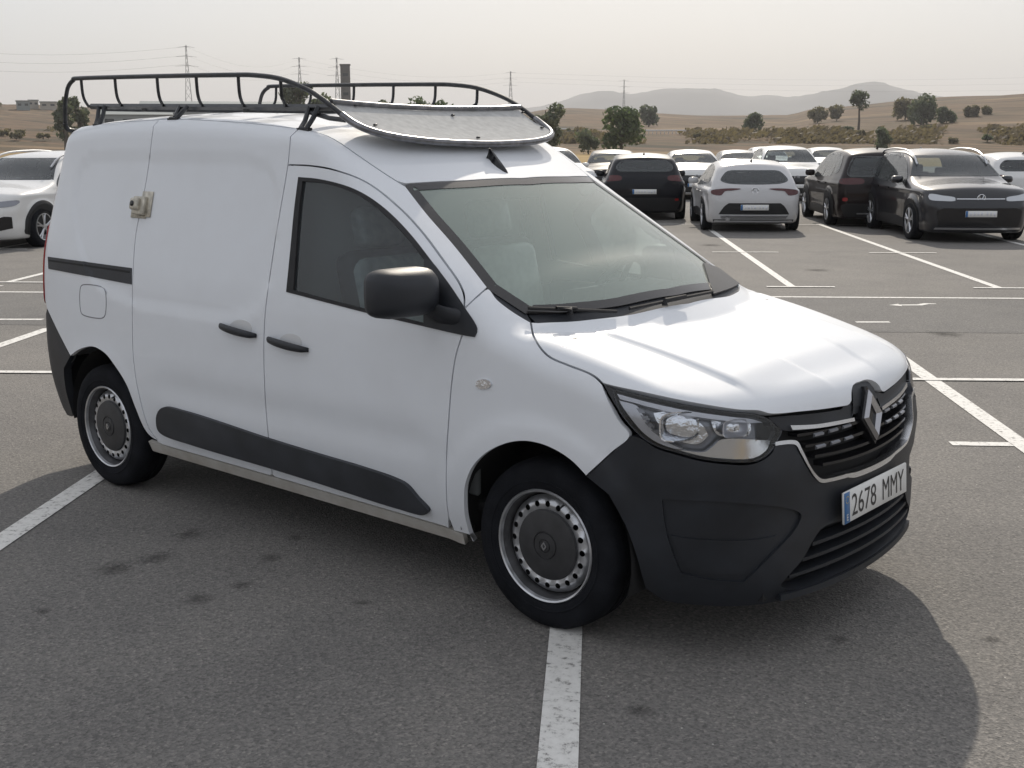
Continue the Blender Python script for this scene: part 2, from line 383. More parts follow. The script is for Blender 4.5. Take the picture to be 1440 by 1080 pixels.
# signed distance of the pressed panel on a lattice, looked up bilinearly
_gx = np.linspace(-3.4, -1.2, 180); _gz = np.linspace(.85, 1.7, 80); _gg = np.stack(np.meshgrid(_gx, _gz), -1).reshape(-1, 2)
_sd = dist_poly(EMB, _gg) * np.where(inside(EMB, _gg), -1, 1); _sd = _sd.reshape(80, 180)
def emb(x, z):
    i = np.clip((x - _gx[0]) / (_gx[1] - _gx[0]), 0, 178.999); j = np.clip((z - _gz[0]) / (_gz[1] - _gz[0]), 0, 78.999)
    a = i.astype(int); b = j.astype(int); u = i - a; v = j - b
    d = (_sd[b, a] * (1 - u) + _sd[b, a + 1] * u) * (1 - v) + (_sd[b + 1, a] * (1 - u) + _sd[b + 1, a + 1] * u) * v
    return sstep(.009, -.009, d)
def van_f(P):
    x, y, z = P[:, 0], P[:, 1], P[:, 2]; ay = np.abs(y)
    a = ay - (w0(z) + wx(x) * np.where(x < -1.5, taper(z), 1))
    a = a + .008 * emb(x, z)
    fl = sstep(.50, .43, np.hypot(x, z - .30)); fl2 = sstep(.47, .41, np.hypot(x + 2.812, z - .30))
    a = a - .012 * fl - .006 * fl2
    # shallow pressed hollow along the lower doors
    a = a + .010 * np.exp(-((z - .60) / .07) ** 2) * sstep(-2.35, -2.15, x) * sstep(-.42, -.62, x)
    b = x - fz(z) + .235 * y * y + .10 * np.minimum(ay, 1) ** 5
    fade = sstep(.68, .56, x) * sstep(-.02, .10, x)
    yc = .30 - .16 * x
    dome = sstep(.562, .535, ay) * fade; chan = sstep(yc + .016, yc - .016, ay) * sstep(.80, .68, x) * sstep(-.02, .10, x)
    hood = hood0(x) - .045 * (ay / .7) ** 3 * sstep(-.1, .8, x) - .012 * (ay / .7) ** 2 + .013 * dome - .007 * chan
    ws = 1.546 - .575 * (x + .9) + .085 * (1 - (y / .6) ** 2)
    rf = roofE(x) + crown(x) * (1 - (ay / .66) ** 2)
    # long shallow ribs pressed into the roof
    rib = (np.exp(-((ay - .17) / .035) ** 2) + np.exp(-((ay - .45) / .035) ** 2)) * sstep(-1.15, -1.3, x) * sstep(-3.3, -3.1, x)
    rf = rf - .006 * rib
    gh = smin(ws, rf, .03)
    top = np.maximum(hood, gh)
    c = (z - top) / np.where(gh > hood, 1.15 - .15 * sstep(-.9, -1.5, x), 1.02)
    d = rz_(z) - x + .05 * y * y
    g = rint(a, b, rfs(z)); g = rint(g, d, .13); g = rint(g, c, rst(x)); g = rint(g, (.14 - z), .04)
    return g
VS = Surf(van_f)
SIDE = Ortho((0, 1, -.30)); TOP = Ortho((0, 0, -1)); HOODF = Ortho((-.45, 0, -1)); GLASSF = Ortho((-.5, 0, -.85)); NOSE = Cyl(-.15); TAIL = Cyl(-2.75, -1); FLAT = Ortho((0, 1, 0)); REAR = Ortho((1, 0, 0)); ROOFS = Ortho((0, .75, -.66))
def S2(pts, step=.03, closed=True):           # side-view metres (x, z) -> surface of the right-hand side
    q = catmull(pts, step, closed); O = np.stack([q[:, 0], np.full(len(q), -1.6), q[:, 1]], 1)
    return VS.cast(O, np.repeat(np.array([[0, 1., 0]]), len(q), 0), 1.6, 300)
def T2(pts, step=.03, closed=False):          # plan metres (x, y) -> top of the surface
    q = catmull(pts, step, closed); O = np.stack([q[:, 0], q[:, 1], np.full(len(q), 2.3)], 1)
    return VS.cast(O, np.repeat(np.array([[0, 0, -1.]]), len(q), 0), 2.2, 300)
def cat3(*a): return np.concatenate(a)
def px1(u, v): p = VS.px([(u, v)]); return p[0], VS.grad(p)[0]
def pxo(pts, step=4): return VS.px(catmull(pts, step, False))

VAN = empty('panel_van', (0, 0, 0), label='white panel van with black bumpers and a long steel roof rack', cat='van')
VV = (VAN, VAN)
# edge where roof skin and body side meet, rear to front
yE = tab([(-3.40, -.50), (-3.30, -.575), (-3.1, -.625), (-2.6, -.655), (-1.6, -.665), (-1.2, -.655), (-.95, -.625), (-.84, -.597)])
xs_ = np.linspace(-3.36, -.84, 64); EDGE = T2([(x, float(yE(x))) for x in xs_], .05)
def edge(x0, x1):                             # piece of that edge between two x positions, in that order
    m = (EDGE[:, 0] > min(x0, x1)) & (EDGE[:, 0] < max(x0, x1)); e = EDGE[m]; return e if x0 < x1 else e[::-1]
seam_slide = [(216, 177), (213, 199), (208, 240), (200, 285), (191, 330), (187, 385), (186, 440), (188, 507), (196, 557), (210, 603), (224, 622)]
seam_b = [(405, 232), (400, 262), (390, 320), (380, 385), (373, 440), (371, 490), (373, 560), (378, 620), (383, 668)]
door_top = [(405, 232), (435, 233), (472, 239.5), (517, 257), (563, 293), (594, 326), (624, 366), (645, 396), (652, 412), (653, 430), (650, 471)]
door_front = [(650, 471), (641, 500), (635, 540), (631, 590), (628, 640), (628, 700), (631, 728)]
arch_r = [(230, 624), (213, 615), (203, 603), (190, 573), (177, 540), (160, 513), (147, 497), (130, 488), (112, 491.7), (100, 500)]
arch_f = [(666, 762), (661, 750), (655, 727), (653.5, 702), (655, 682), (665, 657), (685, 637), (710, 625), (735, 621), (760, 625), (785, 636), (805, 650), (824, 670)]
B_slide = pxo(seam_slide); B_b = pxo(seam_b); B_top = pxo(door_top); B_front = pxo(door_front)
A_r = pxo(arch_r); A_f = pxo(arch_f)
B_up = pxo([(408.5, 192), (407, 212), (405, 232)]); xslide = B_slide[0][0]; xb = B_up[0][0]; JS = T2([(xslide, float(yE(xslide))), (xslide, float(yE(xslide)) + .001)], 1)[:1]; JB = T2([(xb, float(yE(xb))), (xb, float(yE(xb)) + .001)], 1)[:1]
sill_z = tab([(-2.6, .292), (-1.5, .285), (-.3, .272)])
def sill(x0, x1): return S2([(x0, float(sill_z(x0))), (x1, float(sill_z(x1)))], .05, False)
# --- rear quarter
rear_bound = S2([(-3.425, 1.585), (-3.455, 1.45), (-3.472, 1.25), (-3.478, 1.0), (-3.478, .86)], .03, False)
bump_line = pxo([(66, 434), (82, 468), (99, 501)])
q_loop = cat3(A_r[::-1][:0], rear_bound, bump_line, A_r[::-1], B_slide[::-1][1:], JS, edge(xslide - .01, -3.36))
panel('rear_quarter_panel', VS, q_loop, SIDE, 'white', VV, both=True, res=.03)
# --- sliding door
s_loop = cat3(JS, B_slide, sill(B_slide[-1][0] + .02, B_b[-1][0] - .02), B_b[::-1], B_up[::-1][1:], JB, edge(xb - .01, xslide + .01))
sd = panel('sliding_door', VS, s_loop, SIDE, 'white', VV, both=True, res=.03)
# --- front door, window opening cut out
win_out = [(420, 249, 1), (450, 252), (486, 261), (510.5, 272), (534.5, 288), (558.6, 309.5), (582.6, 336), (606.7, 367), (631, 398.6), (652, 430), (671.5, 463), (668, 474, 1), (650, 471), (597, 459), (520, 441), (462, 426), (403, 410.6, 1), (409, 350), (414, 297)]
win_gl = [(426, 255, 1), (450, 257), (484, 266), (508, 277), (531, 293), (554, 314), (577, 340), (597, 367, 1), (597, 455, 1), (520, 436), (462, 421.5), (413, 408, 1), (417, 350), (421, 297)]
sail = [(597, 365, 1), (607, 369), (631, 400), (652, 431), (671.5, 463), (668, 474, 1), (650, 471), (597, 459, 1)]
W_out = VS.pxloop(win_out); W_gl = VS.pxloop(win_gl)
# the sail tip crosses the door edge: door stops at its seam, sail lies on top of both
d_loop = cat3(B_top, B_front[1:], sill(B_front[-1][0] - .02, B_b[-1][0] + .02), B_b[::-1][:-1])
door_hole = VS.pxloop([(421, 251, 1), (450, 254), (486, 263), (510, 274.5), (534, 291), (557, 312), (581, 339), (604, 371), (622, 396), (636, 418, 1), (640, 464, 1), (597, 456), (520, 438), (462, 423), (407, 408.5, 1), (411, 350), (416, 297)])
fd = panel('front_door', VS, d_loop, SIDE, 'white', VV, both=True, res=.028, holes=[door_hole], thick=.03)
panel('window_frame', VS, W_out, SIDE, 'rubber', fd, both=True, res=.03, holes=[W_gl], gap=0, off=.003, thick=.02)
panel('window_glass', VS, W_gl, SIDE, 'side_glass', fd, both=True, res=.04, gap=-.002, off=-.006, thick=0)
panel('window_corner_trim', VS, VS.pxloop(sail), SIDE, 'black_plastic', fd, both=True, res=.03, gap=0, off=.006, thick=.01)
# --- cant rail and A pillar
ws_edge = [(571, 262), (600, 299.5), (640, 345.5), (686, 404)]
ws_r = pxo(ws_edge)
c_loop = cat3(B_up[::-1][1:], JB, edge(xb + .01, -.84), ws_r, pxo([(686, 404), (670, 418), (654, 433)])[1:], B_top[:-8][::-1])
panel('pillar_panel', VS, c_loop, ROOFS, 'white', VV, both=True, res=.025)
# --- front wing
hood_side = [(747, 453), (750, 470), (760, 489), (773, 502), (800, 514), (826, 524), (838, 531), (847, 540)]
h_side = pxo(hood_side)
wing_low = pxo([(847, 540), (856, 563), (870, 590), (886, 613), (860, 637), (824, 670)])
f_loop = cat3(pxo([(654, 433), (670, 418), (687, 406), (700, 421), (722, 438), (747, 453)]), h_side[1:], wing_low[1:], A_f[::-1][1:], sill(A_f[0][0] - .01, B_front[-1][0] + .01), B_front[::-1], pxo([(650, 471), (653, 452), (654, 433)])[1:-1])
wing = panel('front_wing', VS, f_loop, Ortho((-.25, 1, -.35)), 'white', VV, both=True, res=.028)
# --- bonnet: right-hand outline from the edge seen on the near side, mirrored about the centre line
hr = pxo([(847, 540), (862, 544), (900, 551.5), (970, 566), (1040, 577), (1068, 578.5), (1084, 583), (1127, 580.5), (1160, 577), (1192, 572)])
cowl_x = tab([(0, .045), (.3, .02), (.55, -.055), (.72, -.145)])
nose_pt = hr[-1]
notch = pxo([(1194.5, 571), (1198, 565, 1), (1198.5, 550), (1200.5, 543), (1205, 539), (1210, 537.5)], 3); notch[-1][1] = 0.; notch = notch[(notch[:, 1] < -.004) | (np.arange(len(notch)) == len(notch) - 1)]
cw = T2([(float(cowl_x(y)), -y) for y in np.linspace(0, .70, 16)], .05)
half = cat3(cw, h_side, hr[1:], notch[1:])
flip = lambda a: a * np.array([1, -1, 1])
def sym(h): return cat3(h, flip(h[::-1][1:-1]))   # half outline from centre line to centre line -> full ring
hood_loop = sym(half)
panel('bonnet', VS, hood_loop, HOODF, 'white', VAN, res=.013, thick=.025)
# --- roof skin
roof_front = VS.px([(u, v) for u, v in [(571, 261.5)]])
rw = tab([(0, -.790), (.3, -.815), (.5, -.86), (.597, -.892)])
front_y = np.linspace(-.597, .597, 40); rf_line = T2([(float(rw(abs(y))), y) for y in front_y], .05)
rear_y = np.linspace(.50, -.50, 24); rr_line = T2([(-3.40 + .02 * (1 - (y / .5) ** 2), y) for y in rear_y], .05)
ed = edge(-3.36, -.89); roof_loop = cat3(ed, rf_line, flip(ed[::-1]), rr_line)
panel('roof_skin', VS, roof_loop, TOP, 'white', VAN, res=.035)
# --- windscreen: black rubber and printed edge, then glass
ws_bot = T2([(float(cowl_x(abs(y))) - .055, y) for y in np.linspace(-.70, .70, 40)], .05)
g_right = ws_r[1:]
ws_top = T2([(float(rw(abs(y))) + .006, y) for y in np.linspace(-.59, .59, 40)], .05)
ws_loop = cat3(ws_top[::-1], g_right, ws_bot, flip(g_right[::-1]))
def scale_loop(L, fr, d): return fr.cast(VS, inset(dedupe(fr.to2(L)), d))
ws_in = scale_loop(ws_loop, GLASSF, .034)
wsp = panel('windscreen', VS, ws_loop, GLASSF, 'windscreen', VAN, res=.05, gap=-.004, off=-.004, thick=0)
panel('printed_edge', VS, ws_loop, GLASSF, 'black_gloss', wsp, res=.05, holes=[ws_in], gap=-.006, off=-.0015, thick=.01)
# --- scuttle under the wipers
sc_loop = cat3(T2([(float(cowl_x(abs(y))) + .004, y) for y in np.linspace(-.70, .70, 40)], .05), T2([(float(cowl_x(abs(y))) - .075, y) for y in np.linspace(.69, -.69, 40)], .05))
panel('scuttle_panel', VS, sc_loop, TOP, 'black_plastic', VAN, res=.03, gap=0, off=-.010, thick=.02)
LC_ = VS.px(catmull([(989, 370, 1), (1012, 378), (1041, 391, 1), (1041, 397), (1030, 404.5), (1003, 414, 1), (997, 396)], 4))
panel('scuttle_corner', VS, LC_, TOP, 'black_plastic', VAN, res=.02, gap=0, off=.004, thick=.012)
LR_ = cat3(pxo([(686, 404), (700, 420.5), (722, 437.5), (747, 452.5)]), T2([(-.19, -.70), (-.27, -.71), (-.36, -.70)], .03)); panel('scuttle_corner', VS, LR_, TOP, 'black_plastic', VAN, res=.03, gap=-.003, off=-.006, thick=.01)

# --- front bumper (full width), lamps, grille
lens = [(862, 548, 1), (902, 557), (965, 570.5), (1027, 580), (1065, 584), (1080, 590), (1090, 598), (1098, 606), (1091, 621), (1084, 633), (1071, 644), (1054, 649), (1017, 648), (986, 644), (948, 634), (923, 626), (904, 614), (886, 596), (871, 575)]
LENS = VS.pxloop(lens)
bump_top = pxo([(824, 670), (860, 637), (886, 613), (905, 618), (923, 630), (948, 638), (986, 648), (1017, 652), (1054, 653), (1074, 646), (1087, 634), (1089, 627), (1117, 625), (1124, 636), (1135, 656), (1145, 670.5), (1153, 677.5), (1168, 676), (1190, 670.5)])
# opening of the lower intake and the fog lamp hollow
fog = [(932, 703, 1), (1000, 706), (1070, 711), (1108, 716), (1126, 724), (1118, 744), (1085, 780), (1046, 818, 1), (1000, 815), (958, 806, 1), (944, 770), (936, 737)]
FOG = VS.pxloop(fog)
zt = float(bump_top[-1][2]); yt = float(bump_top[-1][1])
def N2(pts, step=.03, closed=False):         # front view (y, z) -> nose
    q = catmull(pts, step, closed); O = np.stack([np.full(len(q), 1.4), q[:, 0], q[:, 1]], 1)
    return VS.cast(O, np.repeat(np.array([[-1., 0, 0]]), len(q), 0), 1.4, 300)
top_mid = N2([(0, zt - .016), (-.15, zt - .012), (yt, zt)], .03)
bot = N2([(-.70, .195), (-.55, .19), (-.3, .185), (0, .185)], .04)
half = cat3(top_mid[:-1], bump_top[::-1], S2([(.31, .565), (.365, .47), (.395, .36), (.405, .24)], .03, False), S2([(.455, .20), (.50, .195)], .03, False), bot)
INTAKE = sym(cat3(N2([(0, .418), (-.2, .418), (-.335, .415), (-.43, .33), (-.52, .262), (-.46, .232), (-.2, .226), (0, .224)], .03)))
bumper = panel('front_bumper', VS, sym(half), NOSE, 'black_plastic', VAN, res=.03, holes=[FOG, flip(FOG[::-1]), INTAKE], gap=.002, thick=.05)
panel('fog_lamp_recess', VS, FOG, NOSE, 'black_plastic', (bumper, bumper), both=True, res=.03, gap=-.004, off=-.010, thick=0)
FOG2 = VS.pxloop([(940, 752, 1), (985, 758), (1060, 758), (1096, 752, 1), (1075, 778), (1046, 810, 1), (1000, 809), (962, 801, 1)])
panel('fog_lamp_blank', VS, FOG2, NOSE, 'black_plastic', (bumper, bumper), both=True, res=.03, gap=.004, off=-.004, thick=.010)
panel('intake_backing', VS, INTAKE, NOSE, 'dark', bumper, res=.05, gap=-.01, off=-.065, thick=0)
def slat(name, z, ymax, h, dep, m, parent, off=0, drop=0, y0=None):
    ys = np.linspace(-ymax if y0 is None else y0, ymax, 40); L = N2([(y, z + drop * (y / ymax) ** 2) for y in ys], .05); n = VS.grad(L); n[:, 2] = 0; n /= np.linalg.norm(n, axis=1)[:, None]
    V = []; Fc = []
    for p, q in zip(L + n * off, n):
        for dz, dd in ((-h / 2, 0), (h / 2, 0), (h / 2 + .004, -dep), (-h / 2 - .004, -dep)): V.append(p + q * dd + np.array([0, 0, dz]))
    for i in range(len(L) - 1):
        for j in range(4): Fc.append((i * 4 + j, i * 4 + (j + 1) % 4, (i + 1) * 4 + (j + 1) % 4, (i + 1) * 4 + j))
    Fc += [(3, 2, 1, 0), tuple(len(V) - 4 + k for k in (0, 1, 2, 3))]
    return meshobj(name, V, Fc, m, parent, 'auto')
for z, ym in ((.372, .375), (.328, .425), (.282, .485)): slat('intake_slat', z, ym, .012, .05, 'black_plastic', bumper, off=-.004)
slat('bumper_lip', .205, .52, .022, .06, 'black_plastic', bumper, off=.016, drop=.012)
# --- grille
hw = pxo([(1084, 585), (1127, 582), (1160, 578.5), (1188, 574)])[::-1]
gt = cat3(N2([(0, .862)], .05), hw)
gb = pxo([(1084, 585), (1089, 627), (1117, 625), (1135, 656), (1153, 677.5), (1190, 670.5)])
grille = panel('grille', VS, sym(cat3(gt, gb[1:], N2([(yt * .5, zt - .01), (0, zt - .016)], .05))), NOSE, 'dark', VAN, res=.05, gap=-.012, off=-.05, thick=0)
hl = cat3(pxo([(1086, 599), (1113, 607), (1160, 602), (1200, 595)]), N2([(-.10, .772), (0, .772)], .05))
panel('grille_header', VS, sym(cat3(gt, hl)), NOSE, 'black_plastic', grille, res=.04, gap=.003, off=-.014, thick=.03)
ct = pxo([(1089, 627), (1117, 625.5), (1124, 636), (1135, 656), (1145, 671), (1153, 678), (1168, 676.5), (1190, 671)])
ctm = N2([(yt, zt), (-.15, zt - .012), (0, zt - .016)], .03)
cb = pxo([(1089, 621.5), (1119, 620), (1126.5, 632), (1138, 655), (1147, 667.5), (1154.5, 673), (1168, 671.5), (1190, 665.5)])
cz_, cy_ = float(cb[-1][2]), float(cb[-1][1]); cbm = N2([(cy_, cz_), (-.15, cz_ - .006), (0, cz_ - .009)], .03)
panel('chrome_surround', VS, sym(cat3(ctm[::-1], ct[::-1][1:], cb, cbm[1:])), NOSE, 'satin', grille, res=.012, gap=0, off=.005, thick=.03)
BAR = cat3(pxo([(1113, 598), (1150, 596.5), (1203, 587)]), pxo([(1204, 592), (1170, 599), (1150, 602), (1116, 604.5)]))
panel('chrome_bar', VS, BAR, NOSE, 'satin', (grille, grille), both=True, res=.012, gap=0, off=-.004, thick=.012)
for k, (z, ym) in enumerate(((.742, .44), (.702, .41), (.662, .37), (.628, .33))):
    slat('grille_slat', z, ym, .010, .04, 'black_gloss', grille, off=-.012, drop=.012)
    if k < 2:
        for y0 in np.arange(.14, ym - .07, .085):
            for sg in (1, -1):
                slat('slat_chrome_piece', z, sg * (y0 + .05),   .006, .008, 'lamp_dark', grille, off=-.006, y0=sg * y0)  # short broken chrome pieces set on the upper slats
nf = T2([(notch[-1][0] - .022, 0), (notch[-1][0] - .018, -.05), (notch[-1][0] + .02, -.085), (nose_pt[0] + .012, -.115)], .02)
panel('emblem_surround', VS, sym(cat3(nf, N2([(-.10, .80), (0, .79)], .03))), HOODF, 'black_plastic', grille, res=.02, gap=0, off=-.010, thick=.02)
# emblem: faceted lozenge ring with an open middle
ep, en = N2([(0, .755)], .05)[0], np.array([.97, 0, .22])
eu = np.array([0, 1., 0]); ev = np.array([-.22, 0, .97])
V = []; Fc = []
H_, W_ = .092, .068
for sc_, dep in ((1.0, .0), (1.0, .008), (.80, .020), (.46, .008), (.46, 0)):
    for a_, b_ in ((0, 1), (1, 0), (0, -1), (-1, 0)):
        k2 = sc_
        V.append(ep + en * (dep - .002) + eu * a_ * W_ * k2 + ev * b_ * (H_ * (k2 if sc_ > .5 else k2 * 1.22)))
for r_ in range(4):
    for j in range(4): Fc.append((r_ * 4 + j, (r_ + 1) * 4 + j, (r_ + 1) * 4 + (j + 1) % 4, r_ * 4 + (j + 1) % 4))
meshobj('emblem', V, [tuple(reversed(f)) for f in Fc], 'emblem', grille, 'auto')
V2_ = [ep + en * .001 + eu * a_ * W_ * 1.16 + ev * b_ * H_ * 1.14 for a_, b_ in ((0, 1), (1, 0), (0, -1), (-1, 0))]
mb = MB().add(V2_ + [v - en * .04 for v in V2_], [(3, 2, 1, 0), (0, 1, 5, 4), (1, 2, 6, 5), (2, 3, 7, 6), (3, 0, 4, 7)]); mb.build('emblem_seat', 'black_gloss', grille)
# --- headlamps
hl_ = panel('headlamp', VS, LENS, NOSE, 'lens', VV, both=True, res=.03, gap=-.002, off=0, thick=0)
panel('lamp_housing', VS, LENS, NOSE, 'lamp_dark', hl_, both=True, res=.03, gap=-.003, off=-.055, thick=0)
V, Fl = panel_data(VS, LENS, NOSE, res=.5, gap=-.003, off=.001, thick=.058)
nside = [f for f in Fl if len(f) == 4]
simple_obj('lamp_wall', V, nside, M['lamp_dark'], hl_)
# dark seal round the lens
trim_out = VS.pxloop([(849, 541, 1), (862, 545.5), (902, 555), (965, 568.5), (1027, 578), (1066, 582.5), (1081, 588.5), (1091, 596.5), (1099, 605.5), (1092, 621.5), (1085, 634), (1071.5, 645), (1054, 650), (1017, 649), (986, 645), (947.5, 635), (922, 627), (903, 615), (885, 597), (869, 576.5), (858, 558)])
panel('lamp_seal', VS, trim_out, NOSE, 'black_gloss', VV, both=True, res=.05, holes=[LENS], gap=0, off=-.004, thick=.02)
def lamp_piece(name, pts, m, off, thick=.02): return panel(name, VS, VS.pxloop(pts, 3), NOSE, m, hl_, both=True, res=.02, gap=0, off=off, thick=thick)
lamp_piece('daylight_strip', [(866, 552, 1), (905, 562), (965, 575), (1027, 584), (1060, 588), (1076, 594, 1), (1060, 594), (1020, 590.5), (960, 581.5), (905, 569, 1), (895, 566), (870, 560, 1)], 'lamp_grey', -.012)
lamp_piece('outer_fin', [(868, 562, 1), (893, 569), (898, 576, 1), (914, 604), (935, 622), (960, 633, 1), (948, 632), (923, 623.5), (904, 611), (888, 594), (876, 577)], 'lamp_grey', -.014)
lamp_piece('lower_chrome', [(930, 626, 1), (950, 632.5), (985, 637), (993, 636), (1005, 628, 1), (1014, 620), (1026, 618), (1087, 619, 1), (1083, 631), (1070, 641.5), (1054, 646), (1017, 645.5), (986, 642), (948, 632)], 'chrome', -.013)
lamp_piece('main_reflector', [(916, 578, 1), (940, 574), (972, 582, 1), (988, 596), (999, 616, 1), (984, 627), (955, 624), (932, 612), (920, 594)], 'reflector', -.034, .01)
lamp_piece('turn_reflector', [(1003, 586, 1), (1030, 589), (1062, 591), (1066, 604), (1060, 614, 1), (1030, 617), (1010, 612)], 'reflector', -.034, .01)
for q4 in ([(893, 573, 1), (903, 575, 1), (907, 581, 1), (897, 580, 1)], [(899, 584, 1), (909, 585, 1), (913, 591, 1), (903, 591, 1)], [(905, 595, 1), (915, 596, 1), (920, 602, 1), (911, 602, 1)], [(914, 606, 1), (923, 606, 1), (931, 612, 1), (922, 612, 1)]):
    lamp_piece('daylight_cell', q4, 'lamp_dark', -.010, .006)
def cup(name, u, v, rw_, rh_, m, dep, off, e=.55):
    p, n = px1(u, v); ax = Vector(n).lerp(Vector((1, -.25, 0)), .55).normalized(); uu = Vector((0, 0, 1)).cross(ax).normalized(); vv = ax.cross(uu); c0 = Vector(p) + Vector(n) * off
    V = []; Fc = []; K = ((1.08, .004), (1.0, 0), (.86, -.35), (.62, -.75), (.30, -.95), (.05, -1.0)); sg_ = 18
    for k_, d_ in K:
        for j in range(sg_):
            a_ = 2 * math.pi * j / sg_; ca, sa = math.cos(a_), math.sin(a_)
            V.append(tuple(c0 + uu * rw_ * k_ * math.copysign(abs(ca) ** e, ca) + vv * rh_ * k_ * math.copysign(abs(sa) ** e, sa) + ax * d_ * dep))
    for i in range(len(K) - 1):
        for j in range(sg_): Fc.append((i * sg_ + j, i * sg_ + (j + 1) % sg_, (i + 1) * sg_ + (j + 1) % sg_, (i + 1) * sg_ + j))
    return simple_obj(name, V, Fc, m, hl_, smooth='auto')
cup('bowl', 955, 601, .064, .045, M['reflector'], .05, -.010); cup('bowl', 1036, 603, .046, .028, M['lamp_grey'], .03, -.010)
# --- number plate
plate = rbox('number_plate', (.846, 0, .478), (.010, .522, .112), .003, 'plate_white', VAN, rot=Matrix.Rotation(R(-4), 3, 'Y'), seg=1)
rbox('plate_band', (.8515, -.2395, .478), (.002, .040, .108), .0005, 'plate_blue', plate, rot=Matrix.Rotation(R(-4), 3, 'Y'), seg=1)
def text_mesh(name, txt, height, width, m, parent, org, eu, ev, en, depth=.001):
    cu = bpy.data.curves.new(name, 'FONT'); cu.body = txt; cu.size = 1; cu.extrude = 0
    ob = bpy.data.objects.new(name, cu); COL.objects.link(ob)
    me = bpy.data.meshes.new_from_object(ob); bpy.data.objects.remove(ob); bpy.data.curves.remove(cu)
    P = np.array([v.co[:] for v in me.vertices]); lo, hi = P.min(0), P.max(0)
    sx, sy = width / (hi[0] - lo[0]), height / (hi[1] - lo[1])
    V = [np.array(org) + np.array(eu) * ((p[0] - lo[0]) * sx - width / 2) + np.array(ev) * ((p[1] - lo[1]) * sy - height / 2) + np.array(en) * depth for p in P]
    Fc = [tuple(pp.vertices) for pp in me.polygons]; bpy.data.meshes.remove(me)
    return meshobj(name, V, Fc, m, parent, False)
ev_ = np.array([-math.sin(R(4)), 0, math.cos(R(4))]) ; en_ = np.array([math.cos(R(4)), 0, math.sin(R(4))])
ev_ = np.array([math.sin(R(-4)), 0, math.cos(R(4))])
pc = np.array([.846, 0, .478]) + en_ * .0052
text_mesh('plate_text', '2678', .077, .195, 'ink', plate, pc + np.array([0, -.105, 0]), (0, 1, 0), ev_, en_)
text_mesh('plate_text', 'MMY', .077, .185, 'ink', plate, pc + np.array([0, .140, 0]), (0, 1, 0), ev_, en_)
pb = pc + np.array([.0015, -.2395, 0])
text_mesh('plate_text', 'E', .022, .014, 'plate_white', plate, pb + ev_ * -.033, (0, 1, 0), ev_, en_)
mb = MB()
for k in range(12):
    a_ = k * math.pi / 6; c_ = pb + np.array([0, math.cos(a_) * .012, 0]) + ev_ * (.028 + math.sin(a_) * .012) + en_ * .001
    mb.add([c_ + np.array([0, .0022, 0]), c_ + ev_ * .0022, c_ - np.array([0, .0022, 0]), c_ - ev_ * .0022], [(0, 1, 2, 3)])
mb.build('plate_stars', 'plate_yellow', plate, False)

# --- rear: tail lamps, rear doors, rear bumper
tl = S2([(-3.415, 1.28), (-3.405, 1.262), (-3.405, 1.1), (-3.42, .90), (-3.46, .86), (-3.515, .88), (-3.52, 1.1), (-3.505, 1.28)], .03)
panel('tail_lamp', VS, tl, TAIL, 'red', VV, both=True, res=.03, off=.008, thick=.02)
tl2 = S2([(-3.45, 1.29), (-3.445, 1.40), (-3.43, 1.50), (-3.455, 1.52), (-3.495, 1.40), (-3.503, 1.29)], .03)
panel('tail_lamp_cap', VS, tl2, TAIL, 'smoke', VV, both=True, res=.03, off=.006, thick=.02)
def R2(pts, step=.04, closed=True):
    q = catmull(pts, step, closed); O = np.stack([np.full(len(q), -4.2), q[:, 0], q[:, 1]], 1)
    return VS.cast(O, np.repeat(np.array([[1., 0, 0]]), len(q), 0), 1.4, 300)
for y0, y1 in ((-.70, -.08), (-.08, .70)):
    rd = panel('rear_door', VS, R2([(y0, .55, 1), (y0, 1.25), (y0 * .9 if y0 < -.5 else y0, 1.6), (y0 * .82 if y0 < -.5 else y0, 1.68, 1), (y1 * .82 if y1 > .5 else y1, 1.68, 1), (y1 * .9 if y1 > .5 else y1, 1.6), (y1, 1.25), (y1, .55, 1)]), REAR, 'white', VAN, res=.05)
panel('rear_header', VS, R2([(-.50, 1.69, 1), (.50, 1.69, 1), (.40, 1.735), (-.40, 1.735)]), REAR, 'white', VAN, res=.05, off=-.004)
rb_half = cat3(R2([(0, .545), (-.35, .55), (-.62, .56)], .04, False), S2([(-3.50, .60), (-3.49, .74), (-3.478, .85)], .03, False), bump_line, S2([(-3.19, .56), (-3.215, .45), (-3.225, .33), (-3.25, .285), (-3.36, .27)], .03, False), R2([(-.60, .265), (-.3, .26), (0, .26)], .04, False))
panel('rear_bumper', VS, sym(rb_half), TAIL, 'black_plastic', VAN, res=.03, gap=.002, thick=.04)
# --- mouldings, rail, flap, sill
mould = [(232, 572), (260, 577), (380, 616), (447, 636.5), (513, 656), (558, 671.5), (574, 680), (590, 698), (606, 717), (600, 721.5), (560, 712), (447, 676), (380, 655.5), (273, 624), (232, 609.5), (225, 602), (224, 582)]
ml = panel('side_moulding', VS, VS.pxloop(mould), SIDE, 'moulding', VV, both=True, res=.02, gap=0, off=.016, thick=.02)
panel('door_rail', VS, VS.pxloop([(68, 361, 1), (185.5, 377, 1), (185.5, 400, 1), (69, 378, 1)]), SIDE, 'black_plastic', VV, both=True, res=.02, gap=0, off=.004, thick=.012)
panel('door_rail_groove', VS, VS.pxloop([(70, 365, 1), (183, 381, 1), (183, 384, 1), (70, 367.5, 1)]), SIDE, 'dark', VV, both=True, res=.02, gap=0, off=.0055, thick=.002)
flap = [(113, 404), (116, 400), (144, 403), (148, 407), (148, 444), (144, 448), (118, 444), (114, 440)]
FL = VS.pxloop(flap, 3); FLi = SIDE.cast(VS, inset(dedupe(SIDE.to2(FL)), .005))
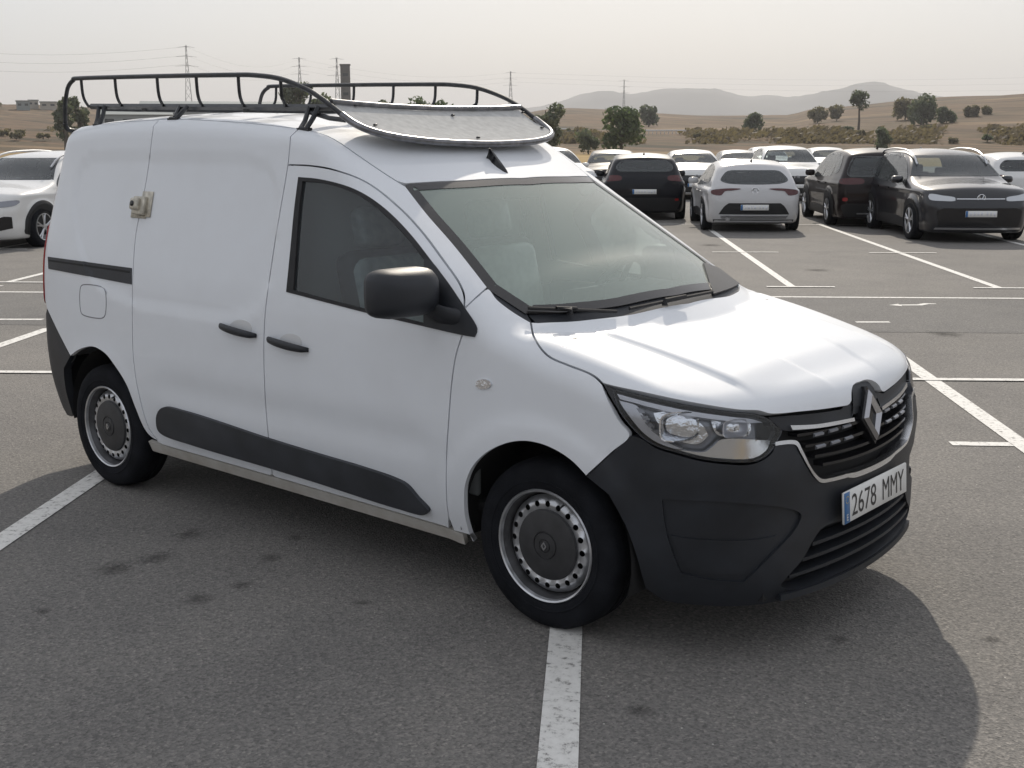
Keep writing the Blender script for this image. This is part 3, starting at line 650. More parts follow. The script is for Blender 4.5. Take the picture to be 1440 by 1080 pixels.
panel('fuel_flap_seam', VS, FL, SIDE, 'lamp_dark', VV, both=True, res=.02, holes=[FLi], gap=0, off=.0012, thick=.003)
sl_loop = cat3(S2([(-2.47, .283), (-1.5, .276), (-.395, .263)], .05, False), S2([(-.40, .215), (-1.5, .225), (-2.47, .232)], .05, False))
panel('sill', VS, sl_loop, FLAT, M['sill_paint'], VV, both=True, res=.04, gap=0, off=-.006, thick=.02)
# --- handles
def at_px(u, v, off=0.): p, n = px1(u, v); return Vector(p + n * off), Vector(n)
def handle(a, b, parent):
    pts = VS.px([(a[0] + (b[0] - a[0]) * t, a[1] + (b[1] - a[1]) * t) for t in np.linspace(0, 1, 14)]); N = VS.grad(pts)
    lift = [.006 + .028 * math.sin(math.pi * t) ** .45 for t in np.linspace(0, 1, 14)]
    V = []; Fc = []
    for i, t in enumerate(np.linspace(0, 1, 14)):
        ww = .017 * (.55 + .45 * math.sin(math.pi * min(1, max(0, t))) ** .4)
        for j in range(10):
            a_ = 2 * math.pi * j / 10; V.append(pts[i] + N[i] * (lift[i] + .011 * math.cos(a_)) + np.array([0, 0, 1]) * ww * math.sin(a_))
    for i in range(13):
        for j in range(10): Fc.append((i * 10 + j, i * 10 + (j + 1) % 10, (i + 1) * 10 + (j + 1) % 10, (i + 1) * 10 + j))
    Fc += [tuple(range(10))[::-1], tuple(130 + j for j in range(10))]
    simple_obj('handle', V, Fc, M['black_plastic'], parent, smooth=True)
    c = ((a[0] + b[0]) / 2 + 2, (a[1] + b[1]) / 2 - 3)
    cup = [(c[0] + 16 * math.cos(t), c[1] + 12 * math.sin(t)) for t in np.linspace(0, 2 * math.pi, 20)[:-1]]
    panel('handle_cup', VS, VS.pxloop(cup), SIDE, M['cup'], parent, both=True, res=.02, gap=0, off=.0015, thick=.002)
handle((312, 457), (361, 472), sd); handle((379, 476), (434, 492), fd)
# --- side repeater
rep = [(681 + 11 * math.cos(t), 540 + 7 * math.sin(t)) for t in np.linspace(0, 2 * math.pi, 16)[:-1]]
rp = panel('side_repeater', VS, VS.pxloop(rep, 3), SIDE, 'reflector', wing, both=True, res=.012, gap=0, off=.006, thick=.008)
# --- mirror
def blob(name, rings, m, parents, seg=20, mir=True):
    """rings: (centre, half-width vector, half-height vector, squareness)"""
    V = []; Fc = []
    for c, u, v, e in rings:
        for j in range(seg):
            a_ = 2 * math.pi * j / seg; ca, sa = math.cos(a_), math.sin(a_)
            V.append(Vector(c) + Vector(u) * math.copysign(abs(ca) ** e, ca) + Vector(v) * math.copysign(abs(sa) ** e, sa))
    k = len(rings)
    for i in range(k - 1):
        for j in range(seg): Fc.append((i * seg + j, i * seg + (j + 1) % seg, (i + 1) * seg + (j + 1) % seg, (i + 1) * seg + j))
    Fc.append(tuple(range(seg))[::-1]); Fc.append(tuple((k - 1) * seg + j for j in range(seg)))
    return simple_obj(name, [tuple(v) for v in V], Fc, m, parents, mir, True)
def cam_at(u, v, axis, val):
    D = FW + (u - 720) / F_PX * RT - (v - 540) / F_PX * UP; return Vector(CAM + D * ((val - CAM[axis]) / D[axis]))
mc = cam_at(568, 412, 1, -.995)
ux = Vector((.12, .97, 0)).normalized(); back = Vector((-1, 0.10, 0)).normalized(); uz = Vector((0, 0, 1))
def mirror_parts(par, mc, ux, back, sg):
    m_ = blob('mirror_housing', [(mc - back * .078 + uz * -.005, ux * .030, uz * .022, .8), (mc - back * .071, ux * .082, uz * .055, .65), (mc - back * .048, ux * .122, uz * .076, .52), (mc - back * .01, ux * .139, uz * .087, .46), (mc + back * .03, ux * .141, uz * .088, .44), (mc + back * .05, ux * .137, uz * .085, .44), (mc + back * .048, ux * .122, uz * .074, .44)], M['black_plastic'], (par,), 24, False)
    blob('mirror_glass', [(mc + back * .044, ux * .122, uz * .074, .44), (mc + back * .047, ux * .121, uz * .073, .44)], M['chrome'], (m_[0],), 24, False)
    ap, an = at_px(630, 440)
    if sg > 0: ap = Vector((ap.x, -ap.y, ap.z)); an = Vector((an.x, -an.y, an.z))
    e_ = (mc + ux * .085 if sg < 0 else mc + ux * .10) - uz * .055; xx = Vector((.055, 0, 0))
    blob('mirror_arm', [(ap - an * .02 - uz * .012, xx * 1.3, uz * .036, .6), (ap + an * .010 - uz * .012, xx * 1.2, uz * .032, .6), (ap.lerp(e_, .5) - uz * .008, xx * .9, uz * .026, .6), (e_, xx * .8, uz * .024, .6)], M['black_plastic'], (m_[0],), 16, False)
mirror_parts(fd[0], mc, ux, back, -1)
mirror_parts(fd[1], Vector((-.66, .945, 1.125)), Vector((1, -.10, 0)).normalized(), Vector((-.10, -1, 0)).normalized(), 1)
# --- wheels
def wheel(x, y, steer=0.):
    sgn = -1 if y < 0 else 1
    w = empty('wheel', (x, y, .308), steer, parent=VAN)
    o = 1 * sgn   # outward direction along y
    tp = [(.195, .072), (.205, .084), (.225, .0915), (.255, .0935), (.280, .090), (.296, .080), (.305, .066), (.309, .045), (.310, .042), (.310, .020), (.303, .019), (.303, .012), (.310, .011), (.310, -.011), (.303, -.012), (.303, -.019), (.310, -.020), (.310, -.045), (.305, -.066), (.290, -.085), (.25, -.093), (.205, -.08), (.195, -.07)]
    MB().lathe_y([(r_, yy * o) for r_, yy in tp], 72).build('tyre', 'tyre', w, 'auto')
    # raised rings on the sidewall
    MB().lathe_y([(.232, .0925 * o), (.236, .0955 * o), (.240, .0935 * o)], 72).build('tyre_ring', 'tyre', w, 'auto')
    rim = MB().lathe_y([(.204, .078 * o), (.2065, .086 * o), (.203, .091 * o), (.197, .088 * o), (.194, .074 * o)], 72).build('rim', 'steel', w, 'auto')
    MB().lathe_y([(.1945, .076 * o), (.188, .055 * o), (.182, .020 * o), (.178, -.06 * o), (.20, -.075 * o)], 72).build('rim_barrel', 'rim_dark', rim, 'auto')
    # pressed disc with its ring of round holes
    pts = []; edges = []; loops = []
    def ring(r_, n, cx=0, cz=0, ph=0):
        b_ = len(pts); pts.extend(Vector((cx + r_ * math.cos(2 * math.pi * i / n + ph), cz + r_ * math.sin(2 * math.pi * i / n + ph))) for i in range(n))
        edges.extend((b_ + i, b_ + (i + 1) % n) for i in range(n)); loops.append(np.array([tuple(p_) for p_ in pts[b_:b_ + n]]))
    ring(.179, 72); ring(.075, 48); nh = 20
    for k in range(nh): ring(.0108, 12, .150 * math.cos(2 * math.pi * k / nh), .150 * math.sin(2 * math.pi * k / nh))
    for rr in (.17, .125, .10):
        b_ = 60
        pts.extend(Vector((rr * math.cos(2 * math.pi * (i + .5) / b_), rr * math.sin(2 * math.pi * (i + .5) / b_))) for i in range(b_))
    v_, _, f_, *_r = delaunay_2d_cdt(pts, edges, [], 0, 1e-6, True)
    V2 = np.array([tuple(p_) for p_ in v_]); Fc = np.array(f_); c_ = V2[Fc].mean(1); k_ = inside(loops[0], c_)
    for L_ in loops[1:]: k_ &= ~inside(L_, c_)
    rr = np.hypot(*V2.T); prof = tab([(.07, .058), (.11, .058), (.128, .060), (.140, .066), (.158, .064), (.172, .050), (.180, .040)])
    V = [(a_, float(h_) * o, b_) for (a_, b_), h_ in zip(V2, prof(rr))]
    Fl = [tuple(t) for t in Fc[k_]]
    if o > 0: Fl = [t[::-1] for t in Fl]
    meshobj('wheel_disc', V, Fl, M['steel'], rim)
    MB().lathe_y([(.182, .02 * o), (.05, .015 * o), (.01, .015 * o)], 48).build('disc_back', 'dark', rim, 'auto')
    hub = MB().lathe_y([(.128, .050 * o), (.129, .064 * o), (.125, .071 * o), (.105, .076 * o), (.07, .079 * o), (.052, .080 * o), (.050, .076 * o), (.047, .076 * o), (.045, .081 * o), (.024, .083 * o), (.0235, .079 * o), (.022, .079 * o), (.021, .084 * o), (.0005, .085 * o)], 48).build('hub_cap', 'hub_black', w, 'auto')
    V = []; Fc = []
    for sc_, dp in ((1, .084), (1, .088), (.5, .088), (.5, .084)):
        for a_, b_ in ((0, 1), (1, 0), (0, -1), (-1, 0)): V.append((a_ * .0125 * sc_, dp * o, b_ * .017 * sc_))
    for r_ in range(3):
        for j in range(4): Fc.append((r_ * 4 + j, (r_ + 1) * 4 + j, (r_ + 1) * 4 + (j + 1) % 4, r_ * 4 + (j + 1) % 4))
    meshobj('hub_emblem', V, Fc, M['satin'], hub, False)
    p_ = MB().tube([(.188 * math.cos(1.1), .085 * o, .188 * math.sin(1.1)), (.178 * math.cos(1.1), .10 * o, .178 * math.sin(1.1))], .004, 6); p_.build('valve', 'rubber', w)
    return w
for x, st in ((0, R(1.5)), (-2.812, 0)):
    for y in (-.745, .745): wheel(x, y, st if x == 0 else 0)
# wheel housings and underbody, shaped also to block sun beneath the van
for x, r_ in ((0, .385), (-2.812, .375)):
    for s in (-1, 1):
        V = []; Fc = []
        for i, t in enumerate(np.linspace(-.28 if x == 0 else -.08, math.pi + .08, 30)):  # front liners carried lower to stop sun reaching under the bumper
            for y in ((.845 if x == 0 else .80), .60, .50): V.append((x + r_ * math.cos(t), s * y, .32 + r_ * math.sin(t)))
            V.append((x, s * .50, .30))
        for i in range(29):
            b_ = i * 4
            for j in range(3): Fc.append((b_ + j, b_ + 4 + j, b_ + 5 + j, b_ + 1 + j))
        meshobj('wheel_housing', V, Fc, M['dark'], VAN)
mb = MB().box((-1.35, 0, .27), (3.9, 1.0, .10)).box((-1.4, 0, .28), (2.0, 1.5, .06)).box((.48, 0, .235), (.50, 1.16, .05)); mb.build('underbody', 'dark', VAN, False)  # boxes block light under the van; front tray added against a sunlit patch
# dark inner lining behind the panel joints
inn = S2([(-3.38, .60, 1), (-3.40, 1.58, 1), (-1.40, 1.60, 1), (-1.40, .99, 1), (-.25, 1.0, 1), (.10, .98, 1), (.26, .80, 1), (.30, .66, 1), (.16, .70), (0, .74), (-.16, .72), (-.33, .62), (-.42, .40), (-.44, .30, 1), (-2.4, .30, 1), (-2.45, .5), (-2.6, .68), (-2.82, .75), (-3.0, .70), (-3.12, .60)], .05)
panel('inner_lining', VS, inn, FLAT, 'dark', VV, both=True, res=.08, gap=0, off=-.024, thick=0)
nl = sym(cat3(N2([(0, .85), (-.3, .84), (-.56, .80)], .05), pxo([(990, 570), (880, 545)]), pxo([(830, 640), (870, 760)]), N2([(-.6, .24), (0, .24)], .05)))
panel('nose_lining', VS, nl, NOSE, 'dark', VAN, res=.08, gap=0, off=-.085, thick=0)
# --- cabin
CAB = empty('cabin', (-.9, 0, .3), parent=VAN)
def cab(o): o.location = Vector((.9, 0, -.3)); return o
cab(rbox('dashboard', (-.28, 0, .90), (.50, 1.42, .26), .08, 'dash', CAB))
cab(rbox('dash_top', (-.15, 0, 1.015), (.36, 1.40, .035), .015, 'dash', CAB))
cab(rbox('instrument_cowl', (-.42, .36, 1.06), (.22, .36, .09), .035, 'dash', CAB))
cab(rbox('centre_screen', (-.46, 0, 1.03), (.03, .26, .16), .01, 'black_gloss', CAB))
cab(rbox('painted_dash_reflection', (-.13, 0, 1.037), (.20, 1.30, .002), .0005, 'painted_dash_reflection', CAB, seg=1))  # sheet added to show as the windscreen's pale reflection band
cab(rbox('document', (-.22, -.25, 1.040), (.21, .30, .003), .0008, 'paper', CAB, seg=1))
cab(rbox('document', (-.12, .12, 1.041), (.16, .24, .003), .0008, 'paper', CAB, rot=Matrix.Rotation(.4, 3, 'Z'), seg=1))
cab(rbox('red_tag', (-.30, -.60, 1.07), (.06, .07, .05), .01, 'redsticker', CAB, seg=1))
V = []
wc = Vector((-.56, .36, 1.04)); tq = Matrix.Rotation(R(-62), 3, 'Y')
cab(MB().tube([wc + tq @ Vector((.185 * math.cos(a_), .185 * math.sin(a_), 0)) for a_ in np.linspace(0, 2 * math.pi, 40)[:-1]], .016, 10, closed=True).build('steering_wheel', 'dash', CAB))
mb = MB().box(wc, (.14, .16, .04), rot=tq)
for a_ in (0, math.pi, -math.pi / 2): mb.tube([wc, wc + tq @ Vector((.18 * math.sin(a_) * -1, .18 * math.cos(a_), 0))], .014, 6)
cab(mb.build('steering_spokes', 'dash', CAB))
for y in (-.36, .36):
    rb_ = Matrix.Rotation(R(-14), 3, 'Y')
    seat = cab(rbox('seat', (-.98, y, .62), (.50, .50, .16), .06, 'seat', CAB))
    for nm, c_, d_, bv, mm in (('seat_back', (-1.22, y, .95), (.15, .48, .62), .06, 'seat'), ('seat_back_cover', (-1.218, y, 1.02), (.158, .46, .42), .06, 'seat_cover'), ('headrest', (-1.31, y, 1.345), (.10, .27, .18), .045, 'seat_cover')):
        o = rbox(nm, c_, d_, bv, mm, seat, rot=rb_)
cab(rbox('bulkhead', (-1.42, 0, .95), (.03, 1.44, 1.36), .01, 'bulkhead', CAB, seg=1))
cab(rbox('cabin_floor', (-.75, 0, .36), (1.3, 1.5, .05), .01, 'dark', CAB, seg=1))
hd = T2([(x_, y_) for y_ in (-.5, .5) for x_ in (-1.0, -1.4)], 5)
mb = MB(); mb.add([(-.96, -.52, 1.555), (-.96, .52, 1.555), (-.96, 0, 1.615), (-1.40, -.6, 1.64), (-1.40, .6, 1.64), (-1.40, 0, 1.70)], [(0, 2, 5, 3), (2, 1, 4, 5)]); cab(mb.build('headlining', 'liner', CAB, True))
for s in (-1, 1):
    # inner door trim
    cab(rbox('door_trim', (-.80, s * .80, .72), (.95, .03, .60), .012, 'dash', CAB, seg=1))
cab(rbox('rear_view_mirror', (-.80, 0, 1.50), (.03, .22, .07), .012, 'dash', CAB))
# --- wipers
def wiper(a, b, piv, el):
    pts = VS.px([(a[0] + (b[0] - a[0]) * t, a[1] + (b[1] - a[1]) * t) for t in np.linspace(0, 1, 12)]); n = VS.grad(pts)
    w = MB().tube([p + q * .010 for p, q in zip(pts, n)], .0065, 6).build('wiper', 'rubber', VAN)
    pp = VS.px([piv])[0]; ee = VS.px([el])[0]
    MB().tube([pp + np.array([0, 0, .004]), pp + np.array([.0, 0, .022]), ee + n[5] * .026, pts[6] + n[6] * .018], [.012, .011, .007, .005], 8).build('wiper_arm', 'rubber', w)
wiper((742, 436), (866, 441), (802, 444), (780, 441)); wiper((884, 437), (1000, 413), (935, 431), (960, 424))
# --- aerial fin
p, n = px1(699, 232)
mb = MB(); L_ = []
for t, h_, wd in ((-.06, .0, .006), (-.05, .008, .014), (-.02, .02, .020), (.015, .036, .016), (.034, .047, .007), (.044, .045, .004), (.048, .02, .012), (.050, .0, .016)):
    L_.append((t, h_, wd))
V = []; Fc = []
for t, h_, wd in L_:
    x_ = p[0] - t; zb = float(T2([(x_, 0), (x_ + .001, 0)], 1)[0][2]) - .004
    V += [(x_, -wd, zb), (x_, -wd * .35, zb + h_ + .004), (x_, wd * .35, zb + h_ + .004), (x_, wd, zb)]
for i in range(len(L_) - 1):
    for j in range(3): Fc.append((i * 4 + j, i * 4 + j + 1, (i + 1) * 4 + j + 1, (i + 1) * 4 + j))
Fc.append((0, 1, 2, 3)); Fc.append(tuple(len(V) - 4 + k for k in (3, 2, 1, 0)))
meshobj('aerial_fin', [(a_, b_ + p[1], c_) for a_, b_, c_ in V], Fc, M['black_gloss'], VAN, 'auto')
# --- lock box on the sliding door joint
p, n = px1(201, 290); N_ = Vector(n); t1 = N_.cross(Vector((0, 0, 1))).normalized() * -1; t2 = t1.cross(N_) * -1
rotm = Matrix((t1, N_, t2 if t2.z > 0 else -t2)).transposed()
pv = Vector(p)
lock = rbox('lock_box', pv + N_ * .014, (.095, .028, .085), .006, 'hasp', VAN, rot=rotm)
rbox('hasp_plate', pv + N_ * .004 + rotm @ Vector((.035, 0, .01)), (.09, .006, .12), .002, 'hasp', lock, rot=rotm, seg=1)
rbox('hasp_plate', pv + N_ * .004 + rotm @ Vector((-.02, 0, -.015)), (.13, .006, .085), .002, 'hasp', lock, rot=rotm, seg=1)
rbox('lock_body', pv + N_ * .035 + rotm @ Vector((-.012, 0, .004)), (.062, .03, .058), .012, 'hasp', lock, rot=rotm)
mb = MB().lathe_y([(.013, -.001), (.013, .006), (.004, .006)], 16)
q_ = Vector((0, 1, 0)).rotation_difference(N_).to_matrix()
meshobj('key_hole', [tuple(q_ @ Vector(v) + pv + N_ * .049 + rotm @ Vector((-.012, 0, .004))) for v in mb.V], mb.F, M['ink'], lock)

# --- roof rack
RACK = empty('roof_rack', (0, 0, 0), parent=VAN)
yr = .62
rail = [(-3.372, -yr, 1.80), (-3.366, -yr, 1.87), (-3.350, -yr, 1.925), (-3.318, -yr, 1.984), (-3.262, -yr, 2.015), (-3.19, -yr, 2.022), (-2.5, -yr, 2.008), (-1.95, -yr, 1.994), (-1.775, -yr, 1.986), (-1.607, -yr, 1.965), (-1.448, -yr, 1.920), (-1.339, -yr, 1.872), (-1.233, -yr + .004, 1.812)]
bow = [(-1.233, -yr + .004, 1.812), (-1.165, -.608, 1.775), (-1.10, -.575, 1.745), (-1.045, -.49, 1.722), (-1.00, -.34, 1.705), (-.978, -.17, 1.697), (-.97, 0, 1.694)]
def dense(P, n=6):
    P = [np.array(p) for p in P]; out = []
    for i in range(len(P) - 1):
        p0 = P[max(i - 1, 0)]; p1 = P[i]; p2 = P[i + 1]; p3 = P[min(i + 2, len(P) - 1)]
        for j in range(n):
            t = j / n; out.append(.5 * ((2 * p1) + (-p0 + p2) * t + (2 * p0 - 5 * p1 + 4 * p2 - p3) * t * t + (-p0 + 3 * p1 - 3 * p2 + p3) * t ** 3))
    out.append(P[-1]); return out
for s in (1, -1):
    MB().tube([(x, y * s, z) for x, y, z in dense(rail)], .0108, 10).build('side_rail', 'rack', RACK)
    for x in (-3.19, -2.88, -2.52, -2.21, -1.90, -1.61):
        zt_ = float(np.interp(x, [r_[0] for r_ in rail], [r_[2] for r_ in rail])); zl = 1.842 + (-1.3 - x) * .022
        MB().tube([(x, y * s, z) for x, y, z in dense([(x, -yr, zt_), (x - .002, -yr + .004, zt_ - .07), (x - .010, -yr + .018, zl + .03), (x - .03, -.57, zl)], 4)], .0075, 8).build('rack_post', 'rack', RACK)
    b_ = MB()
    for k in range(1): b_.tube([(-3.20, -.57 * s, 1.884), (-1.33, -.57 * s, 1.843)], .014, 4)
    b_.build('floor_bar', 'rack', RACK)
    MB().tube([(-1.50, -.575 * s, 1.83), (-1.33, -.60 * s, 1.80), (-1.215, -.615 * s, 1.79)], .010, 8).build('rail_stay', 'rack', RACK)
    for x in (-3.08, -2.38, -1.45):
        zl = 1.842 + (-1.3 - x) * .022; e_ = edge(x - .06, x + .06); e_ = e_[len(e_) // 2] if len(e_) else EDGE[0]
        g_ = Vector((x + .03, e_[1] * s, e_[2] - .004))
        a_ = Vector((x - .035, -.575 * s, zl)); c_ = Vector((x + .035, -.585 * s, zl)); m1 = (a_ + g_) / 2 + Vector((-.010, 0, -.012)); m2 = (c_ + g_) / 2 + Vector((.016, 0, .004))
        MB().tube([a_, m1, g_ + Vector((-.018, 0, .006)), g_ + Vector((.018, 0, .004)), m2, c_], .011, 8).build('rack_foot', 'rack', RACK)
        MB().box(g_ + Vector((0, .004 * s, .0)), (.075, .022, .018)).build('foot_clamp', 'rack', RACK)
MB().tube(dense(bow + [(x, -y, z) for x, y, z in bow[::-1][1:]]), .0145, 12).build('front_bow', 'rack_bow', RACK)  # black tube, its reflected sky and sun painted as paler grey
MB().tube(dense([(-3.372, -yr, 1.80), (-3.374, -.612, 1.775), (-3.376, -.585, 1.765), (-3.378, -.5, 1.763), (-3.39, 0, 1.763), (-3.378, .5, 1.763), (-3.376, .585, 1.765), (-3.374, .612, 1.775), (-3.372, yr, 1.80)]), .0125, 10).build('rear_bow', 'rack', RACK)
for x in (-3.08, -2.72, -2.38, -1.92, -1.45):
    zl = 1.842 + (-1.3 - x) * .022; MB().box((x, 0, zl - .012), (.028, 1.15, .022)).build('cross_bar', 'rack', RACK)
MB().tube([(-1.315, y, 1.866 - .016 * (1 - (y / .6) ** 2)) for y in np.linspace(-.60, .60, 15)], .0125, 10).build('header_bar', 'rack_bow', RACK)
# wind deflector sheet between header bar and front bow
V = []; Fc = []; bowd = dense(bow, 4); by = np.array([p[1] for p in bowd]); ny, nx = 33, 9
for sgn in (0, 1):
    for i, y in enumerate(np.linspace(-.585, .585, ny)):
        xb_ = float(np.interp(-abs(y), by, [p[0] for p in bowd])); zb_ = float(np.interp(-abs(y), by, [p[2] for p in bowd]))
        A_ = np.array([-1.31, y, 1.853 - .016 * (1 - (y / .6) ** 2)]); B_ = np.array([xb_ - .004, y, zb_ + .010])
        for j, t in enumerate(np.linspace(0, 1, nx)):
            V.append(A_ * (1 - t) + B_ * t + np.array([0, 0, -.012 * math.sin(math.pi * t)]) - np.array([.5, 0, .8]) * .003 * sgn)
o_ = ny * nx
for i in range(ny - 1):
    for j in range(nx - 1):
        a_ = i * nx + j; Fc.append((a_, a_ + 1, a_ + nx + 1, a_ + nx)); Fc.append((o_ + a_, o_ + a_ + nx, o_ + a_ + nx + 1, o_ + a_ + 1))
defl = meshobj('wind_deflector', V, Fc, M['galv'], RACK)
for u, v in ((497, 150), (635, 166), (732, 160), (526, 179), (668, 196), (760, 181)):
    # nearest point of the sheet along that sight line
    D = FW + (u - 720) / F_PX * RT - (v - 540) / F_PX * UP; Q = np.array(V[:o_]); t = ((Q - CAM) @ D) / (D @ D); dd = np.linalg.norm(CAM + t[:, None] * D - Q, axis=1); c_ = Q[dd.argmin()]
    rbox('bolt', c_ + np.array([.004, 0, .005]), (.016, .016, .008), .003, 'rack', defl, seg=1)

# ================================================================== the car park and the land around it
TH = R(36.6); LC = np.array([math.cos(TH), math.sin(TH)]); LB = np.array([-math.sin(TH), math.cos(TH)]); LO = np.array([.0673, -.7846])
def lot(s, t, z=0.): p = LO + LC * s + LB * t; return (p[0], p[1], z)
def ground_mat():
    m = bpy.data.materials.new('asphalt'); m.use_nodes = True; t = m.node_tree; p = t.nodes['Principled BSDF']
    tc = t.nodes.new('ShaderNodeTexCoord')
    def noise(sc, det, rough=.6):
        n = t.nodes.new('ShaderNodeTexNoise'); n.inputs['Scale'].default_value = sc; n.inputs['Detail'].default_value = det; n.inputs['Roughness'].default_value = rough
        t.links.new(tc.outputs['Object'], n.inputs['Vector']); return n.outputs['Fac']
    def ramp(src, stops):
        r = t.nodes.new('ShaderNodeValToRGB'); e = r.color_ramp.elements
        while len(e) < len(stops): e.new(.5)
        for k, (pos, c) in enumerate(stops): e[k].position = pos; e[k].color = (*c, 1)
        t.links.new(src, r.inputs['Fac']); return r.outputs['Color']
    def mix(a, b, f, mode='MIX'):
        x = t.nodes.new('ShaderNodeMix'); x.data_type = 'RGBA'; x.blend_type = mode
        for i, v in ((6, a), (7, b)):
            if isinstance(v, tuple): x.inputs[i].default_value = (*v, 1)
            else: t.links.new(v, x.inputs[i])
        if isinstance(f, float): x.inputs[0].default_value = f
        else: t.links.new(f, x.inputs[0])
        return x.outputs[2]
    def vor(sc, feat='F1'):
        v = t.nodes.new('ShaderNodeTexVoronoi'); v.inputs['Scale'].default_value = sc; v.feature = feat; t.links.new(tc.outputs['Object'], v.inputs['Vector']); return v
    base = ramp(noise(.35, 5), [(.30, (.170, .164, .157)), (.55, (.198, .190, .181)), (.75, (.228, .217, .205))])
    v = vor(115.); st = ramp(v.outputs['Color'], [(.0, (.52, .52, .52)), (.45, (.88, .88, .87)), (.80, (1.12, 1.10, 1.08)), (1.0, (1.60, 1.56, 1.50))])
    c = mix(base, st, .85, 'MULTIPLY')
    gr = ramp(noise(55., 6, .75), [(.30, (.50, .50, .50)), (.52, (1.0, 1.0, 1.0)), (.70, (1.40, 1.38, 1.34))]); c = mix(c, gr, .8, 'MULTIPLY')
    # scattered pale chips
    v2 = vor(13.0); r2 = t.nodes.new('ShaderNodeMath'); r2.operation = 'LESS_THAN'; r2.inputs[1].default_value = .042; t.links.new(v2.outputs['Distance'], r2.inputs[0])
    n3 = noise(2.2, 2); r3 = t.nodes.new('ShaderNodeMath'); r3.operation = 'GREATER_THAN'; r3.inputs[1].default_value = .53; t.links.new(n3, r3.inputs[0])
    r4 = t.nodes.new('ShaderNodeMath'); r4.operation = 'MULTIPLY'; t.links.new(r2.outputs[0], r4.inputs[0]); t.links.new(r3.outputs[0], r4.inputs[1])
    c = mix(c, (.52, .50, .46), r4.outputs[0])
    # worn, paler and darker areas
    c = mix(c, ramp(noise(1.3, 5, .6), [(.32, (.88, .88, .89)), (.5, (1.0, 1.0, 1.0)), (.68, (1.06, 1.055, 1.04))]), .9, 'MULTIPLY')
    t.links.new(c, p.inputs['Base Color']); p.inputs['Roughness'].default_value = .88; p.inputs['Specular IOR Level'].default_value = .3
    b = t.nodes.new('ShaderNodeBump'); b.inputs['Strength'].default_value = .55; b.inputs['Distance'].default_value = .006
    t.links.new(v.outputs['Distance'], b.inputs['Height']); t.links.new(b.outputs['Normal'], p.inputs['Normal'])
    return m
M['asphalt'] = ground_mat()
def line_mat():
    m = bpy.data.materials.new('line_paint'); m.use_nodes = True; t = m.node_tree; p = t.nodes['Principled BSDF']
    tc = t.nodes.new('ShaderNodeTexCoord'); n = t.nodes.new('ShaderNodeTexNoise'); n.inputs['Scale'].default_value = 26; n.inputs['Detail'].default_value = 8; n.inputs['Roughness'].default_value = .75
    t.links.new(tc.outputs['Object'], n.inputs['Vector'])
    r = t.nodes.new('ShaderNodeValToRGB'); r.color_ramp.elements[0].position = .36; r.color_ramp.elements[0].color = (.20, .19, .18, 1); r.color_ramp.elements[1].position = .46; r.color_ramp.elements[1].color = (.66, .65, .62, 1)
    e = r.color_ramp.elements.new(.62); e.color = (.74, .73, .70, 1)
    t.links.new(n.outputs['Fac'], r.inputs['Fac']); t.links.new(r.outputs['Color'], p.inputs['Base Color']); p.inputs['Roughness'].default_value = .8
    b = t.nodes.new('ShaderNodeBump'); b.inputs['Strength'].default_value = .3; b.inputs['Distance'].default_value = .004; t.links.new(n.outputs['Fac'], b.inputs['Height']); t.links.new(b.outputs['Normal'], p.inputs['Normal'])
    return m
M['line'] = line_mat()
